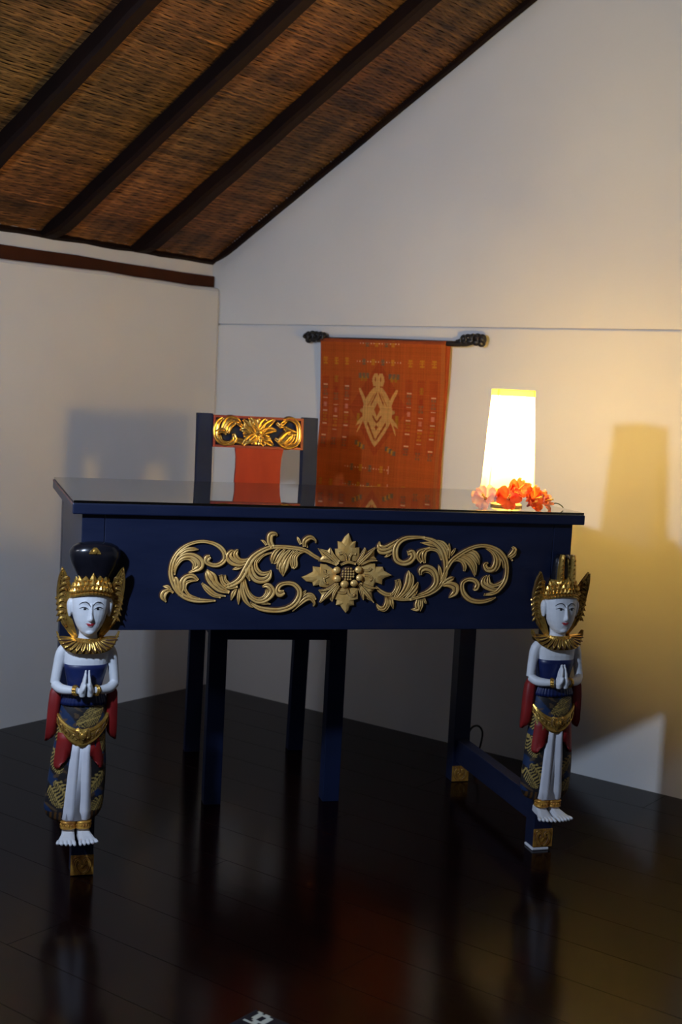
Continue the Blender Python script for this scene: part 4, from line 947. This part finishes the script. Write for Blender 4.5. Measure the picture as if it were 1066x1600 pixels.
# ------------------------------------------------------------ things on and round the desk
def D2W(a, b, z=0):
    c, s = math.cos(PSI), math.sin(PSI); return (.9848+a*c-b*s, -1.4749+a*s+b*c, z)
TZ = .7704
def build_lamp():
    x, y, _ = D2W(.9775, .125); yaw = math.radians(53.4-13)
    lamp = tag(empty('table_lamp', (x, y, TZ), yaw), 'lit table lamp with a tall square tapering cream shade on the desk', 'lamp')
    bm = bmesh.new(); loft(bm, [ell(0, 0, z, r, r, 24) for z, r in ((0, .036), (.004, .036), (.008, .030), (.012, .012), (.045, .008), (.050, .011), (.072, .011))]); fixn(bm)
    from_bm('base', bm, mat('brass_lamp_base', (.55, .40, .18), .35, metal=.7), lamp, smooth=False)
    hb, ht, z0, z1 = .053, .0415, .029, .262
    def shell(name, za, zb, off, m, r=.004):
        bm = bmesh.new(); rings = []
        for z in np.linspace(za, zb, 4 if zb-za < .05 else 14):
            h = hb+(ht-hb)*(z-z0)/(z1-z0)+off; ring = []
            for cx, cy, a0 in ((1, -1, -PI/2), (1, 1, 0), (-1, 1, PI/2), (-1, -1, PI)):
                for k in range(4): a = a0+PI/2*k/3; ring.append((cx*(h-r)+r*math.cos(a), cy*(h-r)+r*math.sin(a), z))
            rings.append(ring)
        loft(bm, rings, cap=False); return from_bm(name, bm, m, lamp, smooth=True)
    s = shell('shade', z0, z1, 0, M['shade']); s['label'] = 'glowing cream fabric shade'
    shell('hem_band', z0-.001, z0+.013, .0009, M['hem']); shell('hem_band', z1-.0135, z1+.001, .0009, M['hem'])
    wire = mat('ochre_wire', (.30, .16, .03), .6)
    for cx in (-1, 1):
        for cy in (-1, 1):
            bm = bmesh.new(); tube(bm, [(cx*(hb-.003), cy*(hb-.003), z0-.002), (cx*(ht-.003), cy*(ht-.003), z1)], .0012, 6, k=1); fixn(bm); from_bm('frame_wire', bm, wire, lamp)
    bm = bmesh.new()
    for z, h in ((z0-.001, hb-.002), (z1-.001, ht-.002)):
        b2 = bmesh.new(); tube(b2, [(h, -h, z), (h, h, z), (-h, h, z), (-h, -h, z), (h, -h, z)], .0012, 6, k=1); fixn(b2); from_bm('frame_ring', b2, wire, lamp)
    tube(bm, [(-hb, 0, z0), (hb, 0, z0)], .001, 6, k=1); tube(bm, [(0, -hb, z0), (0, hb, z0)], .001, 6, k=1); fixn(bm)
    from_bm('spider_wire', bm, wire, lamp)
    e = bpy.data.materials.new('glowing_bulb'); e.use_nodes = True; b = e.node_tree.nodes['Principled BSDF']; b.inputs['Emission Color'].default_value = (1, .75, .4, 1); b.inputs['Emission Strength'].default_value = 12
    bm = bmesh.new(); loft(bm, [ell(0, 0, z, r, r, 16) for z, r in ((.074, .010), (.088, .012), (.105, .022), (.122, .027), (.138, .024), (.148, .012), (.151, .003))]); fixn(bm)
    bo = from_bm('bulb', bm, e, lamp, smooth=True); bo.visible_shadow = True
    l = bpy.data.lights.new('lamp_light', 'POINT'); l.energy = LAMP_W; l.color = (1, .71, .25); l.shadow_soft_size = .040
    lo = bpy.data.objects.new('lamp_light', l); COL.objects.link(lo); lo.parent = lamp; lo.location = (0, 0, .182)
LAMP_W = 30.0
build_lamp()
def petal_mesh(m, n=9, L=.021, wd=.0125, seed=0, curl=.35):
    r = random.Random(seed); bm = bmesh.new(); rows = []
    for i in range(n):
        t = i/(n-1); hw = wd*(math.sin(PI*min(1, t*.62+.10))**.9)*(1 if t < .9 else 1-(t-.9)*3.5); row = []
        for j in range(7):
            s = (j-3)/3; ruf = .0034*math.sin(s*6+seed)*t*t+.0024*math.sin(s*11+t*6+seed*2)*t
            row.append(bm.verts.new((.003+L*t*(1-.06*s*s), hw*s, .004+.010*math.sin(t*PI*.55)*(1-curl*t)+.0035*s*s*t*(1 if seed % 2 else -.4)+ruf)))
        rows.append(row)
    for a, b in zip(rows, rows[1:]):
        for j in range(6): bm.faces.new((a[j], a[j+1], b[j+1], b[j]))
    me = bpy.data.meshes.new('petal'); bm.to_mesh(me); bm.free(); me.polygons.foreach_set('use_smooth', [True]*len(me.polygons)); me.materials.append(m); return me
def petal_mat(name, c1, c2):
    m = mat(name, c1, .6, noise=(90, c2, .8, 4), bump=(150, .3, .001)); nt = m.node_tree; N = nt.nodes; L = nt.links
    b = N['Principled BSDF']; t = N.new('ShaderNodeBsdfTranslucent'); x = N.new('ShaderNodeMixShader'); x.inputs[0].default_value = .5
    L.new(b.inputs['Base Color'].links[0].from_socket, t.inputs[0]); L.new(b.outputs[0], x.inputs[1]); L.new(t.outputs[0], x.inputs[2]); L.new(x.outputs[0], N['Material Output'].inputs[0]); return m
PM = {'scarlet': petal_mat('scarlet_petal', (.98, .13, .03), (.98, .20, .05)), 'orange': petal_mat('orange_petal', (.98, .26, .07), (.98, .17, .05)), 'pink': petal_mat('pink_petal', (.95, .46, .40), (.92, .34, .28)), 'pale': petal_mat('pale_pink_petal', (.95, .62, .52), (.92, .46, .38))}
YEL = mat('yellow_stamen', (.85, .60, .08), .6); GRN = mat('green_stem', (.045, .060, .022), .6)
CAL = mat('dark_red_calyx', (.30, .04, .02), .6)
PET = {(k, i): petal_mesh(PM[k], seed=i) for k in PM for i in range(3)}
def flower(a, b, z, kind, tilt, az, size, label, stem=None):
    x, y, _ = D2W(a, b)
    o = tag(empty('hibiscus_flower', (x, y, z)), label, 'flower', 'hibiscus flowers before the lamp')
    q = Matrix.Rotation(az, 4, 'Z') @ Matrix.Rotation(tilt, 4, 'Y')
    o.rotation_euler = q.to_euler(); o.scale = (size,)*3
    for k in range(5):
        p = bpy.data.objects.new('petal', PET[(kind, k % 3)]); COL.objects.link(p); p.parent = o; p.rotation_euler = (0, 0, 2*PI*k/5+.2*(k % 2)); p.location = (0, 0, .0008*(k % 2))
    bm = bmesh.new(); tube(bm, [(0, 0, .002), (.001, 0, .014), (.003, .001, .026)], [.0016, .0013, .0010], 8)
    for k in range(10):
        t = k*2.4; ball(bm, (.0025+.0022*math.cos(t), .001+.0022*math.sin(t), .017+.001*k), (.0009,)*3, 6, 4)
    fixn(bm); from_bm('stamen', bm, YEL, o, smooth=True)
    bm = bmesh.new(); loft(bm, [ell(0, 0, zz, r, r, 10) for zz, r in ((-.006, .0015), (-.003, .0030), (.001, .0038), (.0035, .0036))]); fixn(bm); from_bm('calyx', bm, CAL, o, smooth=True)
    if stem:
        bm = bmesh.new(); inv = (Matrix.Translation((x, y, z)) @ q @ Matrix.Scale(size, 4)).inverted()
        pts = [tuple(inv @ Vector(D2W(pa, pb, pz))) for pa, pb, pz in stem]
        tube(bm, pts, [.0012/size*1.0]*len(pts), 8); fixn(bm); from_bm('stem', bm, GRN, o, smooth=True)
    return o
flower(.946, .045, TZ+.021, 'scarlet', 1.05, PSI-PI/2-.35, 1.25, 'deep scarlet flower at the left of the orange ones before the lamp')
flower(.972, .050, TZ+.040, 'orange', .80, PSI-PI/2+.1, 1.12, 'topmost orange flower leaning on the lamp shade')
flower(1.003, .045, TZ+.022, 'orange', 1.15, PSI-PI/2+.35, 1.25, 'orange flower lying between the topmost flower and the right pink one')
flower(.985, .022, TZ+.012, 'scarlet', .95, PSI-PI/2+.9, .85, 'small scarlet flower nearest the front edge of the glass')
flower(.903, .066, TZ+.018, 'pale', 1.0, PSI-PI/2-.8, 1.25, 'pale pink flower at the left end of the flower row')
flower(1.034, .060, TZ+.018, 'pink', 1.2, PSI-PI/2+.8, 1.05, 'pink flower with a dark stem at the right end of the row', stem=[(1.045, .070, TZ+.012), (1.062, .078, TZ+.010), (1.080, .083, TZ+.013), (1.092, .083, TZ+.009), (1.098, .080, TZ+.003)])
def build_cord():
    pts = [D2W(1.13, .72, .003), D2W(1.12, .66, .004), D2W(1.128, .645, .05), D2W(1.139, .64, .106), D2W(1.160, .64, .118), D2W(1.176, .64, .100), D2W(1.172, .64, .06), D2W(1.168, .66, .010), D2W(1.20, .62, .004), D2W(1.26, .40, .004)]
    bm = bmesh.new(); tube(bm, pts, .0028, 8, k=6); fixn(bm); o = from_bm('power_cord', bm, M['cable'], None, smooth=True); tag(o, 'black cable looping over the low rail by the rear desk leg', 'cable')
build_cord()
def build_rug():
    # far corner of a patterned rug lying in front of the desk
    cx, cy = 1.640, -1.628; L1, L2 = .50, .34; n = 100
    dx = Vector((1, 0)); dy = Vector((0, -1))
    V = []; Cc = []
    nx, ny = 100, 68
    rng = np.random.default_rng(2)
    for j in range(ny+1):
        for i in range(nx+1):
            u, v = i*L1/nx, j*L2/ny; p = Vector((cx, cy))+dx*u+dy*v
            e = min(u, v, L1-u, L2-v); V.append((p.x, p.y, .0035+.0035*min(1, e/.006)))
    idx = np.arange((nx+1)*(ny+1)).reshape(ny+1, nx+1); F = np.stack([idx[:-1, :-1], idx[1:, :-1], idx[1:, 1:], idx[:-1, 1:]], -1).reshape(-1, 4)
    for j in range(ny):
        for i in range(nx):
            u, v = (i+.5)*L1/nx, (j+.5)*L2/ny; c = (.012, .012, .018)
            if u > .045 and v > .035: c = (.10, .008, .014) if (math.sin(u*60)+math.cos(v*70)) < .9 else (.02, .03, .12)
            bu, bv = u % .09, v % .09
            if (u < .045 or v < .04):
                q = u if v < .04 else v; w_ = v if v < .04 else u
                r = math.hypot((q % .06)-.03, w_-.022)
                if .007 < r < .016 or abs(((q % .06)-.03)-(w_-.022)) < .003 and r < .026 and r > .012: c = (.42, .46, .42)
            Cc.append(c)
    me = bpy.data.meshes.new('rug'); me.from_pydata(V, [], F.tolist()); A = np.ones((nx*ny, 4, 4), np.float32); A[:, :, :3] = np.array(Cc).reshape(-1, 1, 3)
    me.color_attributes.new('col', 'FLOAT_COLOR', 'CORNER').data.foreach_set('color', A.ravel())
    o = link('rug', me, None, (attrmat('rug_pile', .95, bump=(400, .4, .001), spec=.1),))
    md = o.modifiers.new('s', 'SOLIDIFY'); md.thickness = .005; md.offset = -.2
    tag(o, 'dark patterned rug whose corner shows at the bottom edge of the floor', 'rug')
build_rug()
bpy.context.view_layer.update()
